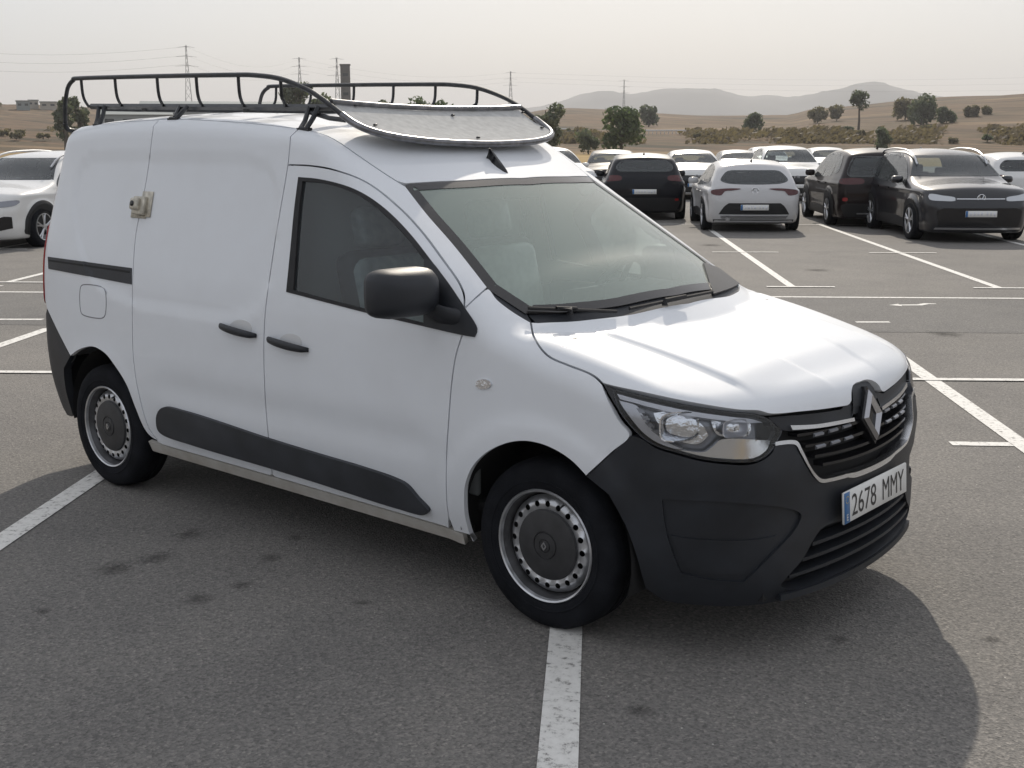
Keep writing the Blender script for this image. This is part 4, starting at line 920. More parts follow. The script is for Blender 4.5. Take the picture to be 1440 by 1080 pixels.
def terrain_mat():
    m = bpy.data.materials.new('dry_land'); m.use_nodes = True; t = m.node_tree; p = t.nodes['Principled BSDF']; p.inputs['Roughness'].default_value = .95; p.inputs['Specular IOR Level'].default_value = .1
    g = t.nodes.new('ShaderNodeNewGeometry')
    mp = t.nodes.new('ShaderNodeMapping'); mp.inputs['Rotation'].default_value = (0, 0, -TH); mp.inputs['Scale'].default_value = (.012, .045, .05); t.links.new(g.outputs['Position'], mp.inputs['Vector'])
    n = t.nodes.new('ShaderNodeTexNoise'); n.inputs['Scale'].default_value = 1.; n.inputs['Detail'].default_value = 8; n.inputs['Roughness'].default_value = .62; t.links.new(mp.outputs[0], n.inputs['Vector'])
    r = t.nodes.new('ShaderNodeValToRGB'); el = r.color_ramp.elements
    for _ in range(4): el.new(.5)
    for k, (q, c) in enumerate([(.36, (.050, .046, .030)), (.43, (.105, .074, .048)), (.48, (.165, .108, .068)), (.52, (.080, .066, .042)), (.57, (.150, .105, .066)), (.66, (.225, .160, .098))]): el[k].position = q; el[k].color = (*c, 1)
    t.links.new(n.outputs['Fac'], r.inputs['Fac'])
    # straw-coloured stubble on the flat ground next to the car park
    ln = t.nodes.new('ShaderNodeVectorMath'); ln.operation = 'LENGTH'; t.links.new(g.outputs['Position'], ln.inputs[0])
    n2 = t.nodes.new('ShaderNodeTexNoise'); n2.inputs['Scale'].default_value = .02; n2.inputs['Detail'].default_value = 5; t.links.new(g.outputs['Position'], n2.inputs['Vector'])
    ma = t.nodes.new('ShaderNodeMath'); ma.operation = 'MULTIPLY_ADD'; ma.inputs[1].default_value = 160; t.links.new(n2.outputs['Fac'], ma.inputs[0]); t.links.new(ln.outputs['Value'], ma.inputs[2])
    mr = t.nodes.new('ShaderNodeMapRange'); mr.inputs[1].default_value = 250; mr.inputs[2].default_value = 300; mr.inputs[3].default_value = 1; mr.inputs[4].default_value = 0; t.links.new(ma.outputs[0], mr.inputs[0])
    n3 = t.nodes.new('ShaderNodeTexNoise'); n3.inputs['Scale'].default_value = .35; n3.inputs['Detail'].default_value = 6; t.links.new(g.outputs['Position'], n3.inputs['Vector'])
    r3 = t.nodes.new('ShaderNodeValToRGB'); r3.color_ramp.elements[0].position = .3; r3.color_ramp.elements[0].color = (.24, .165, .070, 1); r3.color_ramp.elements[1].position = .7; r3.color_ramp.elements[1].color = (.40, .285, .125, 1)
    t.links.new(n3.outputs['Fac'], r3.inputs['Fac'])
    x = t.nodes.new('ShaderNodeMix'); x.data_type = 'RGBA'; t.links.new(mr.outputs[0], x.inputs[0]); t.links.new(r.outputs['Color'], x.inputs[6]); t.links.new(r3.outputs['Color'], x.inputs[7])
    t.links.new(x.outputs[2], p.inputs['Base Color'])
    return m
M['land'] = terrain_mat()
M['far_hill'] = mat('far_hill_scrub', (.095, .095, .090), .95, noise=.35, nscale=.004)
meshobj('car_park', [lot(-70, -30), lot(75, -30), lot(75, 78), lot(-70, 78)], [(0, 1, 2, 3)], 'asphalt', kind='structure')

# smoother, greyer surface of the driving lane
lane_m = M['asphalt'].copy(); lane_m.name = 'lane_asphalt'
for n_ in lane_m.node_tree.nodes:
    if n_.type == 'VALTORGB' and abs(n_.color_ramp.elements[0].color[0] - .170) < .002:
        for e_ in n_.color_ramp.elements: k_ = e_.color; e_.color = (k_[0] * .84, k_[1] * .86, k_[2] * .885, 1)
meshobj('driving_lane', [lot(-70, 6.95, .002), lot(75, 6.95, .002), lot(75, 9.3, .002), lot(-70, 9.3, .002)], [(0, 1, 2, 3)], lane_m, None, False, kind='structure')
# oil drips on the bays
def stain_mat():
    m = bpy.data.materials.new('oil_stain'); m.use_nodes = True; t = m.node_tree; t.nodes.clear(); o = t.nodes.new('ShaderNodeOutputMaterial')
    tc = t.nodes.new('ShaderNodeTexCoord'); ln = t.nodes.new('ShaderNodeVectorMath'); ln.operation = 'LENGTH'; t.links.new(tc.outputs['Object'], ln.inputs[0])
    n = t.nodes.new('ShaderNodeTexNoise'); n.inputs['Scale'].default_value = 3.2; n.inputs['Detail'].default_value = 7; t.links.new(tc.outputs['Object'], n.inputs['Vector'])
    a = t.nodes.new('ShaderNodeMath'); a.operation = 'MULTIPLY_ADD'; a.inputs[1].default_value = 1.1; t.links.new(n.outputs['Fac'], a.inputs[0]); t.links.new(ln.outputs['Value'], a.inputs[2])
    r = t.nodes.new('ShaderNodeMapRange'); r.inputs[1].default_value = .60; r.inputs[2].default_value = 1.25; r.inputs[3].default_value = .34; r.inputs[4].default_value = 0; t.links.new(a.outputs[0], r.inputs[0])
    tr = t.nodes.new('ShaderNodeBsdfTransparent'); d = t.nodes.new('ShaderNodeBsdfDiffuse'); d.inputs['Color'].default_value = (.035, .034, .034, 1)
    x = t.nodes.new('ShaderNodeMixShader'); t.links.new(r.outputs[0], x.inputs[0]); t.links.new(tr.outputs[0], x.inputs[1]); t.links.new(d.outputs[0], x.inputs[2]); t.links.new(x.outputs[0], o.inputs['Surface']); return m
M['stain'] = stain_mat()
def px_ground(u, v): D = FW + (u - 720) / F_PX * RT - (v - 540) / F_PX * UP; return CAM + D * (-CAM[2] / D[2])
rs_ = random.Random(11); spots_ = [(265, 752, .10), (221, 785, .11), (163, 800, .12), (381, 785, .08), (415, 757, .06), (340, 824, .07), (279, 843, .09), (509, 848, .05), (60, 860, .05), (1180, 900, .05), (900, 1000, .06), (1395, 900, .05), (1150, 380, .25), (1000, 345, .3), (1330, 470, .22)]
for u, v, r in spots_:
    p = px_ground(u, v); o = meshobj('oil_stain', [(math.cos(k * math.pi / 10) * 1.1, math.sin(k * math.pi / 10) * 1.1, 0) for k in range(20)], [tuple(range(20))], 'stain', None, False, kind='structure'); o.location = (p[0], p[1], .0032 + .0001 * rs_.random()); o.scale = (r * 1.25, r, 1); o.rotation_euler = (0, 0, rs_.random() * 3)
# painted markings, each its own sheet
def paint(pts, z=.004): 
    return meshobj('painted_line', [(*p[:2], z) for p in pts], [tuple(range(len(pts)))], 'line', None, False, kind='structure')
def strip(s0, t0, s1, t1, w=.10, z=.004):
    d = np.array([s1 - s0, t1 - t0]); d /= np.linalg.norm(d); n = np.array([-d[1], d[0]]) * w / 2
    paint([lot(s0 - n[0], t0 - n[1]), lot(s1 - n[0], t1 - n[1]), lot(s1 + n[0], t1 + n[1]), lot(s0 + n[0], t0 + n[1])], z)
W_L = .115
for k in range(-4, 8):
    s = k * 2.5 + (.03 if k > 0 else .02 if k < 0 else 0)
    strip(s, -2.0, s, 6.75, W_L); strip(s - .40, 2.81, s - .06, 2.81, .09) if k else None
    strip(s + .06, 2.81, s + .40, 2.81, .09) if k else None
strip(-16, 4.42, 19, 4.98, .085, .008)
strip(-18, 9.40, 21, 9.45, .085)
for k in range(-6, 9):
    s = 2.42 + (k - 1) * 2.40
    strip(s, 10.40, s - .12, 21.5, .10); strip(s - .30, 10.36, s + .50, 10.37, .08, .008); strip(s - .52, 14.88, s + .50, 14.9, .07, .008)
    strip(s - .9, 31.0, s - 1.2, 42.0, .10)
strip(-18, 21.2, 21, 21.3, .09, .008); strip(-18, 30.6, 21, 30.7, .09)
for s0 in (-10, 2.58, 7.5): strip(s0, 7.55, s0 + .32, 7.57, .07)
strip(-5.75, 7.28, -5.30, 7.30, .08); strip(-6.7, 8.45, -6.35, 8.47, .07); strip(-7.45, 9.95, -7.05, 10.0, .07)
# faded lane arrow
ar_ = [(p_[0] + .18, p_[1]) for p_ in [(3.00, 8.80), (3.12, 8.72), (3.12, 8.77), (3.34, 8.79), (3.44, 8.90), (3.52, 8.90), (3.52, 8.95), (3.40, 8.96), (3.30, 8.86), (3.12, 8.84), (3.12, 8.90)]]
paint([lot(*p) for p in ar_[::-1]])

# terrain sheet
def az_dir(u): d = np.array([FW[0], FW[1]]) + (u - 720) / F_PX * np.array([RT[0], RT[1]]); return d / np.linalg.norm(d)
A0 = math.atan2(FW[1], FW[0])
def u_of(a):                              # bearing -> picture column, clamped well outside the frame
    da = (A0 - a + math.pi) % (2 * math.pi) - math.pi; return 720 + F_PX * math.tan(max(-1.2, min(1.2, da)))
lift = tab([(-4000, 16), (-600, 19), (0, 22), (110, 21), (250, 19), (500, 14), (700, 15), (790, 20.5), (850, 19.5), (915, 18), (1000, 17.5), (1100, 17.5), (1130, 20.5), (1205, 23), (1295, 25.5), (1440, 27.5), (1700, 30), (4500, 20)])
radii = np.concatenate([[0, 40, 80, 110, 130, 150, 175, 200, 230, 260, 300, 340, 380, 420, 460, 500, 550, 600, 650, 700, 760, 820, 900], [1050, 1300, 1700, 2300, 3200, 4500, 6500]])
bear = np.concatenate([A0 + np.linspace(-.62, .62, 150), A0 + np.linspace(.62, 2 * math.pi - .62, 70)[1:-1]])
rng = np.random.RandomState(3); ph = rng.rand(12) * 6.28
def hgt(r, a):
    x, y = r * math.cos(a), r * math.sin(a)
    b = sum(math.sin(x * f1 + y * f2 + ph[i]) * w for i, (f1, f2, w) in enumerate([(.021, .013, .30), (-.017, .026, .30), (.045, -.03, .16), (.06, .05, .12), (.011, -.008, .5)]))
    L = float(lift(u_of(a))); g = float(sstep(190, 720, r)); bank = 2.2 * float(sstep(255, 275, r)) * (1 - .6 * float(sstep(300, 330, r)))
    return -.05 - .25 * float(sstep(78, 105, r)) + (L - 2) * g + bank * .6 + b * float(sstep(130, 260, r)) * (1 + g * 1.5) - .0035 * max(0, r - 900)
V = [(0, 0, -.05)]; Fc = []; nb = len(bear)
for r in radii[1:]:
    for a in bear: V.append((r * math.cos(a), r * math.sin(a), hgt(r, a)))
for j in range(nb): Fc.append((0, 1 + j, 1 + (j + 1) % nb))
for i in range(len(radii) - 2):
    for j in range(nb): a = 1 + i * nb + j; b = 1 + i * nb + (j + 1) % nb; Fc.append((a, a + nb, b + nb, b))
meshobj('ground', V, Fc, 'land', kind='structure')
def land_z(p): return hgt(math.hypot(p[0], p[1]), math.atan2(p[1], p[0]))
def at_u(u, dist):                         # a spot at a distance from the camera, in a given bearing, standing on the land
    d = az_dir(u); p = CAM[:2] + d * dist; return Vector((p[0], p[1], land_z(p)))
# distant range of hills, two ridges
def ridge(name, dist, pts, depth, seed):
    h = tab(pts); V = []; Fc = []; us = np.linspace(-2600, 4200, 900); rg = np.random.RandomState(seed); p6 = rg.rand(6) * 6.28
    for u in us:
        d = az_dir(u); y = float(h(u)); top = (198 - y) / F_PX * dist
        top *= 1 + .012 * sum(math.sin(u * f + p6[i]) / (1 + i * .4) for i, f in enumerate((.031, .053, .09, .17, .31, .47)))
        for k, (dd, zz) in enumerate(((-depth, -60), (-depth * .6, top * .38), (-depth * .25, top * .82), (0, top), (depth * .5, top * .6), (depth, -60))):
            q = CAM[:2] + d * (dist + dd + 90 * math.sin(u * .02 + k * 2) * (1 if 0 < k < 5 else 0)); V.append((q[0], q[1], zz))
    for i in range(len(us) - 1):
        for k in range(5): a = i * 6 + k; Fc.append((a, a + 6, a + 7, a + 1))
    return meshobj(name, V, Fc, 'far_hill', kind='structure')
ridge('hills', 4600, [(-2600, 170), (-400, 165), (300, 160), (560, 156), (660, 152), (740, 152), (780, 147), (815, 135), (838, 131), (862, 133), (880, 136), (905, 132), (950, 128), (985, 129), (1020, 135), (1035, 138), (1060, 136), (1100, 139), (1150, 134), (1185, 126), (1205, 124), (1230, 129), (1262, 136), (1300, 141), (1400, 146), (1700, 150), (4200, 165)], 900, 1)

def hpx(dist, px): return px / F_PX * dist
# ---------------------------------------------------------------- trees and shrubs
def leaf_mat(name, c):
    m = mat(name, c, .75, noise=.45, nscale=.9); t = m.node_tree; p = t.nodes['Principled BSDF']; o = t.nodes['Material Output']
    tl_ = t.nodes.new('ShaderNodeBsdfTranslucent'); tl_.inputs['Color'].default_value = (c[0] * 1.3, c[1] * 1.4, c[2], 1)
    x = t.nodes.new('ShaderNodeMixShader'); x.inputs[0].default_value = .4
    t.links.new(p.outputs[0], x.inputs[1]); t.links.new(tl_.outputs[0], x.inputs[2]); t.links.new(x.outputs[0], o.inputs['Surface']); return m
M['leaf_dark'] = leaf_mat('leaf_dark', (.105, .120, .082)); M['leaf_mid'] = leaf_mat('leaf_mid', (.085, .115, .058)); M['leaf_dry'] = leaf_mat('leaf_dry', (.15, .13, .085))
M['scrub'] = leaf_mat('scrub_leaf', (.135, .105, .068))
M['bark'] = mat('bark', (.085, .07, .055), .9, noise=.3, nscale=6)
def tree(u, dist, ytop, wpx, label, leaf='leaf_mid', trunk=.12, name='tree', n=1500, shape='round', seed=0, cat='tree', grp=None, leafsize=.42):
    rg = random.Random(seed * 77 + int(u)); base = at_u(u, dist); height = 1.706 + (198 - ytop) / F_PX * dist - base.z; width = hpx(dist, wpx); root = empty(name, base, label=label, cat=cat, group=grp)
    ch = height * (1 - trunk); cz = height * trunk + ch / 2
    mb = MB(); tr = max(.10, height * .028)
    mb.tube([(0, 0, -.3), (tr * .3, 0, height * .25), (-tr * .4, tr * .3, height * .5), (0, 0, height * .78)], [tr * 1.3, tr, tr * .7, tr * .25], 7)
    lobes = []
    for k in range(14):
        a = rg.uniform(0, 6.28); e = rg.uniform(-.98, .95); rr = rg.uniform(.30, .62)
        c = Vector((math.cos(a) * width / 2 * rr * math.sqrt(max(0, 1 - e * e * .5)), math.sin(a) * width / 2 * rr, cz + e * ch / 2 * .66)); lobes.append((c, rg.uniform(.30, .48) * min(width, ch * 1.2) * .62))
        mb.tube([(0, 0, height * (trunk + .12)), tuple(c * .5 + Vector((0, 0, cz * .35))), tuple(c)], [tr * .5, tr * .3, tr * .1], 5)
    mb.build('trunk', 'bark', root)
    V = []; Fc = []
    for i in range(n):
        c, r = rg.choice(lobes); d = Vector((rg.gauss(0, 1), rg.gauss(0, 1), rg.gauss(0, 1))).normalized() * r * rg.uniform(.45, 1.08) ** .6
        d.z *= .85; p = c + d
        if p.z < height * trunk * .5: p.z = height * trunk * .5 + rg.random() * .3
        nrm = (d.normalized() + Vector((rg.gauss(0, .6), rg.gauss(0, .6), rg.gauss(0, .6)))).normalized(); t1 = nrm.orthogonal().normalized(); t2 = nrm.cross(t1); s = leafsize * rg.uniform(.5, 1.25)
        q = len(V); a = rg.uniform(0, 3.14); x = t1 * math.cos(a) + t2 * math.sin(a); y = nrm.cross(x)
        V += [p + x * s, p + y * s * .55 + nrm * s * .12, p - x * s, p - y * s * .55 - nrm * s * .1]; Fc.append((q, q + 1, q + 2, q + 3))
    meshobj('crown', V, Fc, M[leaf], root)
    return root
T = tree
for i_, (u_, d_, y_, w_, lab_, lf_, tk_, nm_, n_, ls_) in enumerate([
    (868, 190, 150, 60, 'broad green bush-like tree beyond the black hatchback', 'leaf_mid', 0.04, 'tree', 2800, 0.4),
    (766, 185, 140, 52, 'dark tall tree rising beside the tip of the wind deflector', 'leaf_dark', 0.05, 'tree', 2400, 0.4),
    (824, 200, 183, 34, 'low round bush between the two big trees beyond the black hatchback', 'leaf_dark', 0.03, 'bush', 900, 0.35),
    (905, 420, 150, 30, 'small far tree on the brown field close by the broad green tree', 'leaf_dark', 0.1, 'tree', 700, 0.8),
    (1046, 330, 161, 30, 'small round tree on the field beyond the pearl hatchback', 'leaf_dark', 0.08, 'tree', 900, 0.6),
    (1188, 330, 133, 27, 'tall thin tree with a small crown on a bare trunk', 'leaf_dark', 0.5, 'tree', 800, 0.5),
    (1222, 230, 178, 26, 'small dark bush on the bank beyond the maroon SUV', 'leaf_dark', 0.04, 'bush', 800, 0.4),
    (1272, 360, 141, 46, 'largest dark tree of the clump on the brown slope', 'leaf_dark', 0.05, 'tree', 1500, 0.65),
    (1306, 365, 157, 34, 'shorter dark tree of the clump on the brown slope', 'leaf_dark', 0.05, 'tree', 1000, 0.6),
    (1250, 400, 144, 34, 'pale dry tree at the edge of the dark clump', 'leaf_dry', 0.06, 'tree', 900, 0.7),
    (1338, 400, 155, 34, 'grey green round tree on the brown slope', 'leaf_dry', 0.1, 'tree', 900, 0.7),
    (1362, 410, 156, 22, 'narrow grey green tree on the brown slope', 'leaf_dry', 0.1, 'tree', 700, 0.7),
    (1132, 420, 154, 30, 'spreading dry tree on the brown slope near the bare-trunked tree', 'leaf_dry', 0.12, 'tree', 800, 0.7),
    (1158, 430, 153, 24, 'small dry tree on the slope behind the bare-trunked tree', 'leaf_dry', 0.12, 'tree', 700, 0.7),
    (430, 220, 108, 42, 'dark tree seen through the bend of the near rack rail', 'leaf_dark', 0.1, 'tree', 1700, 0.45),
    (462, 225, 117, 32, 'narrow dark tree just behind the bend of the near rack rail', 'leaf_dark', 0.1, 'tree', 1100, 0.45),
    (600, 210, 133, 48, 'green tree seen between two far rack posts', 'leaf_mid', 0.1, 'tree', 1600, 0.42),
    (628, 215, 126, 36, 'taller green tree seen behind a far rack post', 'leaf_mid', 0.1, 'tree', 1200, 0.42),
    (552, 260, 131, 22, 'small dark tree behind the far rack rail', 'leaf_dark', 0.1, 'tree', 600, 0.5),
    (118, 230, 127, 28, 'dark tree seen through the rear loop of the rack', 'leaf_dark', 0.06, 'tree', 1000, 0.45),
    (138, 235, 130, 28, 'dark tree seen through the second gap of the near rack rail', 'leaf_dark', 0.06, 'tree', 1000, 0.45),
    (20, 560, 146, 40, 'low dry scrub on the skyline above the white SUV with split grille', 'leaf_dry', 0.05, 'bush', 500, 0.8),
]):
    tree(u_, d_, y_, w_, lab_, lf_, tk_, nm_, n_, seed=i_ + 1, cat=nm_, leafsize=ls_)
# rough scrub that covers the bank in one mass
def scrub(name, ua, ub, da, db, n, hmax, leaf, seed):
    rg = random.Random(seed); V = []; Fc = []
    for i in range(n):
        u = rg.uniform(ua, ub); d = rg.uniform(da, db)
        if math.sin(u * .045 + seed) + math.sin(u * .017 + d * .05) + rg.uniform(-.9, .9) < -.1: continue
        b = at_u(u, d); hh = hmax * rg.random() ** 1.6 * (.55 + .45 * math.sin(u * .11 + d * .2)); p = Vector((b.x, b.y, b.z + hh)); s = rg.uniform(.35, .9)
        nrm = Vector((rg.gauss(0, 1), rg.gauss(0, 1), rg.gauss(0, 1))).normalized(); x = nrm.orthogonal().normalized(); y = nrm.cross(x); q = len(V)
        V += [p + x * s, p + y * s * .6, p - x * s, p - y * s * .6]; Fc.append((q, q + 1, q + 2, q + 3))
    o = meshobj(name, V, Fc, M[leaf]); o['kind'] = 'stuff'
scrub('scrub', 860, 1560, 262, 300, 12000, 1.5, 'scrub', 1); scrub('scrub', -120, 420, 300, 340, 7000, 1.4, 'scrub', 2); scrub('scrub', 560, 860, 258, 290, 5000, 1.6, 'scrub', 3)

rg = random.Random(5)
for k in range(26):                         # straggling shrubs along the bank
    u = rg.choice([rg.uniform(890, 1440), rg.uniform(-30, 90), rg.uniform(690, 830)]); d = rg.uniform(262, 300)
    yb = 198 - (land_z(at_u(u, d)[:2]) - 1.706) / d * F_PX
    tree(u, d, yb - rg.uniform(5, 9), rg.uniform(14, 30), 'low dry shrub in the row along the field bank', 'leaf_dry' if k % 3 else 'leaf_dark', .03, 'shrub', 240, seed=30 + k, cat='shrub', grp='shrubs along the field bank', leafsize=.45)

# ---------------------------------------------------------------- pylons, tower, sheds, guard rail
M['pylon'] = mat('pylon_steel', (.16, .165, .17), .5, metal=.4)
M['tower'] = mat('tower_concrete', (.10, .095, .09), .8, noise=.2, nscale=.3)
M['shed_wall'] = mat('shed_wall', (.30, .31, .30), .7); M['shed_roof'] = mat('shed_roof', (.20, .23, .23), .6)
M['wall_pale'] = mat('house_wall', (.36, .33, .29), .85); M['glass_dark'] = mat('window_dark', (.03, .035, .04), .15)
M['rail'] = mat('guard_rail_steel', (.62, .62, .61), .4, metal=.6)
def pylon(u, dist, height, label, arms=3, w=1.0):
    b = at_u(u, dist); root = empty('pylon', (b.x, b.y, b.z - .5), math.atan2(FW[1], FW[0]) + .3, label=label, cat='pylon', group='power line pylons'); hw = height * .055 * w; mb = MB(); r = height * .0018
    zs = np.linspace(0, height, 11); ww = [hw * (1 - .86 * min(1, z / height * 1.15)) for z in zs]
    for sx in (-1, 1):
        for sy in (-1, 1): mb.tube([(sx * q, sy * q, z) for q, z in zip(ww, zs)], r * 1.3, 4)
    for i in range(10):
        for sx, sy, tx, ty in ((-1, -1, 1, -1), (1, -1, 1, 1), (1, 1, -1, 1), (-1, 1, -1, -1)):
            mb.tube([(sx * ww[i], sy * ww[i], zs[i]), (tx * ww[i + 1], ty * ww[i + 1], zs[i + 1])], r * .8, 3); mb.tube([(tx * ww[i], ty * ww[i], zs[i]), (sx * ww[i + 1], sy * ww[i + 1], zs[i + 1])], r * .8, 3)
    mb.build('lattice', 'pylon', root, False)
    for k in range(arms):
        z = height * (.97 - .12 * k); L = height * (.11 + .02 * k)
        MB().tube([(0, -L, z), (0, 0, z + height * .012), (0, L, z)], [r * .7, r * 1.5, r * .7], 4).build('cross_arm', 'pylon', root, False)
    return b, root
def pl(u, ytop, dist, label, **k): b = at_u(u, dist); h = 1.706 + (198 - ytop) / F_PX * dist - b.z; return pylon(u, dist, h, label, **k)
PY = [pl(287, 72, 520, 'tall lattice pylon rising above the roof rack rail'), pl(437, 86, 700, 'lattice pylon above the dark trees behind the rack'), pl(487, 86, 820, 'thin lattice pylon beside the dark tower block'), pl(719, 104, 900, 'lattice pylon above the end of the rack'), pl(871, 116, 1500, 'faint distant pylon above the hills', w=.7)]
M['wire'] = mat('wire', (.20, .20, .20), .6)
def wire(u0, y0, d0, u1, y1, d1, label):
    def P(u, y, d): q = CAM[:2] + az_dir(u) * d; return np.array([q[0], q[1], 1.706 + (198 - y) / F_PX * d])
    a, b = P(u0, y0, d0), P(u1, y1, d1); o = MB().tube([a * (1 - t) + b * t - np.array([0, 0, 6 * math.sin(math.pi * t)]) for t in np.linspace(0, 1, 14)], .028, 4).build('power_cable', 'wire'); o['label'] = label; o['category'] = 'cable'; o['group'] = 'overhead power cables'
for k in range(3):
    wire(-300, 60 + 10 * k, 420, 287, 76 + 11 * k, 520, 'thin overhead cable running to the tallest pylon'); wire(287, 76 + 11 * k, 520, 437, 90 + 7 * k, 700, 'thin overhead cable between the two pylons above the rack')
    wire(437, 90 + 7 * k, 700, 719, 107 + 6 * k, 900, 'thin overhead cable running behind the tower block'); wire(719, 107 + 6 * k, 900, 1700, 118 + 8 * k, 1000, 'thin overhead cable crossing the sky above the hills')
def building(name, u, dist, wpx, ytop, dep, label, wall, roof, cat, nwin=0, pitched=False):
    b = at_u(u, dist); d = az_dir(u); rz = math.atan2(d[1], d[0]); h = 1.706 + (198 - ytop) / F_PX * dist - b.z; w = hpx(dist, wpx)
    root = empty(name, b, rz, label=label, cat=cat)
    MB().box((dep / 2, 0, h / 2 - .5), (dep, w, h + 1)).build('wall', wall, root, False)
    if pitched:
        mb = MB(); e = .4; mb.add([(-e, -w / 2 - e, h), (-e, w / 2 + e, h), (dep + e, w / 2 + e, h), (dep + e, -w / 2 - e, h), (dep / 2, -w / 2 - e, h + dep * .12), (dep / 2, w / 2 + e, h + dep * .12)], [(0, 4, 5, 1), (2, 5, 4, 3), (0, 3, 4), (1, 5, 2), (0, 1, 2, 3)]); mb.build('roof', roof, root, False)
    else: MB().box((dep / 2, 0, h + .15), (dep + .5, w + .5, .4)).build('roof', roof, root, False)
    for k in range(nwin): MB().box((-.03, -w / 2 + w * (k + .5) / nwin, h * .62), (.08, w / nwin * .5, h * .25)).build('window', 'glass_dark', root, False)
    return root
building('shed', 330, 340, 210, 157, 22, 'long low shed seen under the roof rack', 'shed_wall', 'shed_roof', 'shed', 9, True)
building('shed', 215, 330, 90, 163, 16, 'smaller shed beside the long low shed under the rack', 'shed_wall', 'shed_roof', 'shed', 4, True)
building('house', 64, 560, 16, 147, 9, 'grey block house on the skyline beyond the rack', 'shed_roof', 'shed_wall', 'house', 2)
building('house', 78, 575, 12, 146, 9, 'pale house beside the grey block house on the skyline', 'wall_pale', 'shed_wall', 'house', 2)
building('house', 98, 570, 20, 148, 9, 'low pale house on the skyline behind the rack loop', 'wall_pale', 'shed_wall', 'house', 2)
tw = building('tower', 498, 480, 13, 97, 4, 'dark square tower standing above the rack', 'tower', 'tower', 'tower', 0)
for k in range(5): MB().box((-.05, 0, 6 + k * 3.6), (.12, 2.0, 1.1)).build('louvre', 'glass_dark', tw, False)
# guard rail along the road on the far bank
for u0, u1, lab in ((630, 800, 'pale guard rail along the road left of the broad tree'), (900, 990, 'pale guard rail along the road right of the broad tree')):
    p0 = at_u(u0, 300); root = empty('guard_rail', p0, label=lab, cat='guard rail'); pts = [at_u(u, 300) - p0 for u in np.linspace(u0, u1, 18)]
    mb = MB(); mb.tube([p + Vector((0, 0, .75)) for p in pts], .17, 4); mb.build('beam', 'rail', root)
    for p in pts: MB().box(p + Vector((0, 0, .3)), (.14, .14, .9)).build('post', 'rail', root, False)

# ================================================================== parked cars behind
M['car_black'] = paint_mat('car_black', (.005, .006, .010), .30, .006, .5, spec=.1); M['car_white'] = paint_mat('car_white', (.74, .74, .73), .22, .05, .7)
M['car_black_gloss'] = paint_mat('car_black_gloss', (.006, .007, .012), .25, .006, 1.0, spec=.3)
M['car_silver'] = paint_mat('car_pearl', (.56, .56, .57), .24, .04, .7); M['car_dark'] = paint_mat('car_dark', (.013, .008, .009), .30, .006, .5, spec=.1); M['car_grey'] = paint_mat('car_grey', (.28, .28, .29), .25, .04, .7)
M['car_glass'] = mat('car_glass', (.018, .022, .024), .04, coat=.3); M['alloy'] = mat('alloy', (.55, .56, .58), .3, metal=.8); M['cladding'] = mat('cladding', (.016, .016, .018), .6)
M['lamp_clear'] = mat('lamp_clear', (.55, .57, .60), .12, metal=.5); M['red_lamp'] = mat('red_lamp', (.075, .012, .014), .15, coat=.3)
SPEC = {
 'suv': dict(L=4.51, W=.92, top=[(2.4, .70), (2.25, .86), (2.1, .97), (1.7, 1.045), (1.25, 1.09), (1.0, 1.14), (.35, 1.50), (.1, 1.585), (-.3, 1.635), (-.9, 1.65), (-1.5, 1.625), (-1.85, 1.58), (-2.0, 1.54), (-2.4, 1.3)], rear=[(.1, -2.1), (.35, -2.2), (.6, -2.255), (.95, -2.24), (1.1, -2.18), (1.5, -2.0), (1.7, -1.88)], ax=(1.36, -1.32), wr=.355),
 'hatch': dict(L=4.37, W=.895, top=[(2.3, .62), (2.15, .80), (1.95, .90), (1.5, .98), (1.05, 1.03), (.85, 1.07), (.1, 1.36), (-.2, 1.415), (-.6, 1.435), (-1.2, 1.41), (-1.6, 1.36), (-1.8, 1.31), (-2.2, 1.1)], rear=[(.1, -2.0), (.35, -2.14), (.6, -2.185), (.85, -2.15), (1.0, -2.05), (1.3, -1.72), (1.45, -1.6)], ax=(1.25, -1.39), wr=.325),
 'cross': dict(L=4.20, W=.90, top=[(2.2, .66), (2.08, .84), (1.9, .95), (1.5, 1.02), (1.05, 1.07), (.85, 1.11), (.15, 1.43), (-.2, 1.50), (-.6, 1.53), (-1.2, 1.51), (-1.6, 1.46), (-1.8, 1.41), (-2.2, 1.2)], rear=[(.1, -1.95), (.35, -2.05), (.6, -2.10), (.95, -2.08), (1.05, -2.02), (1.4, -1.76), (1.55, -1.65)], ax=(1.25, -1.33), wr=.335),
}
def sym2(pts): return list(pts) + [(-p[0],) + tuple(p[1:]) for p in reversed(pts)]
SURF_CACHE = {}
M['pane'] = glass_mat('car_pane', (.66, .72, .72), .13, (.5, .54, .56))
REAR_GLASS = {'cross': [(-.52, 1.11, 1), (-.62, 1.17), (-.60, 1.26), (-.50, 1.35), (-.44, 1.365, 1)], 'hatch': [(-.30, .955), (-.52, .975), (-.63, 1.03), (-.60, 1.10), (-.50, 1.20), (-.40, 1.225, 1)]}
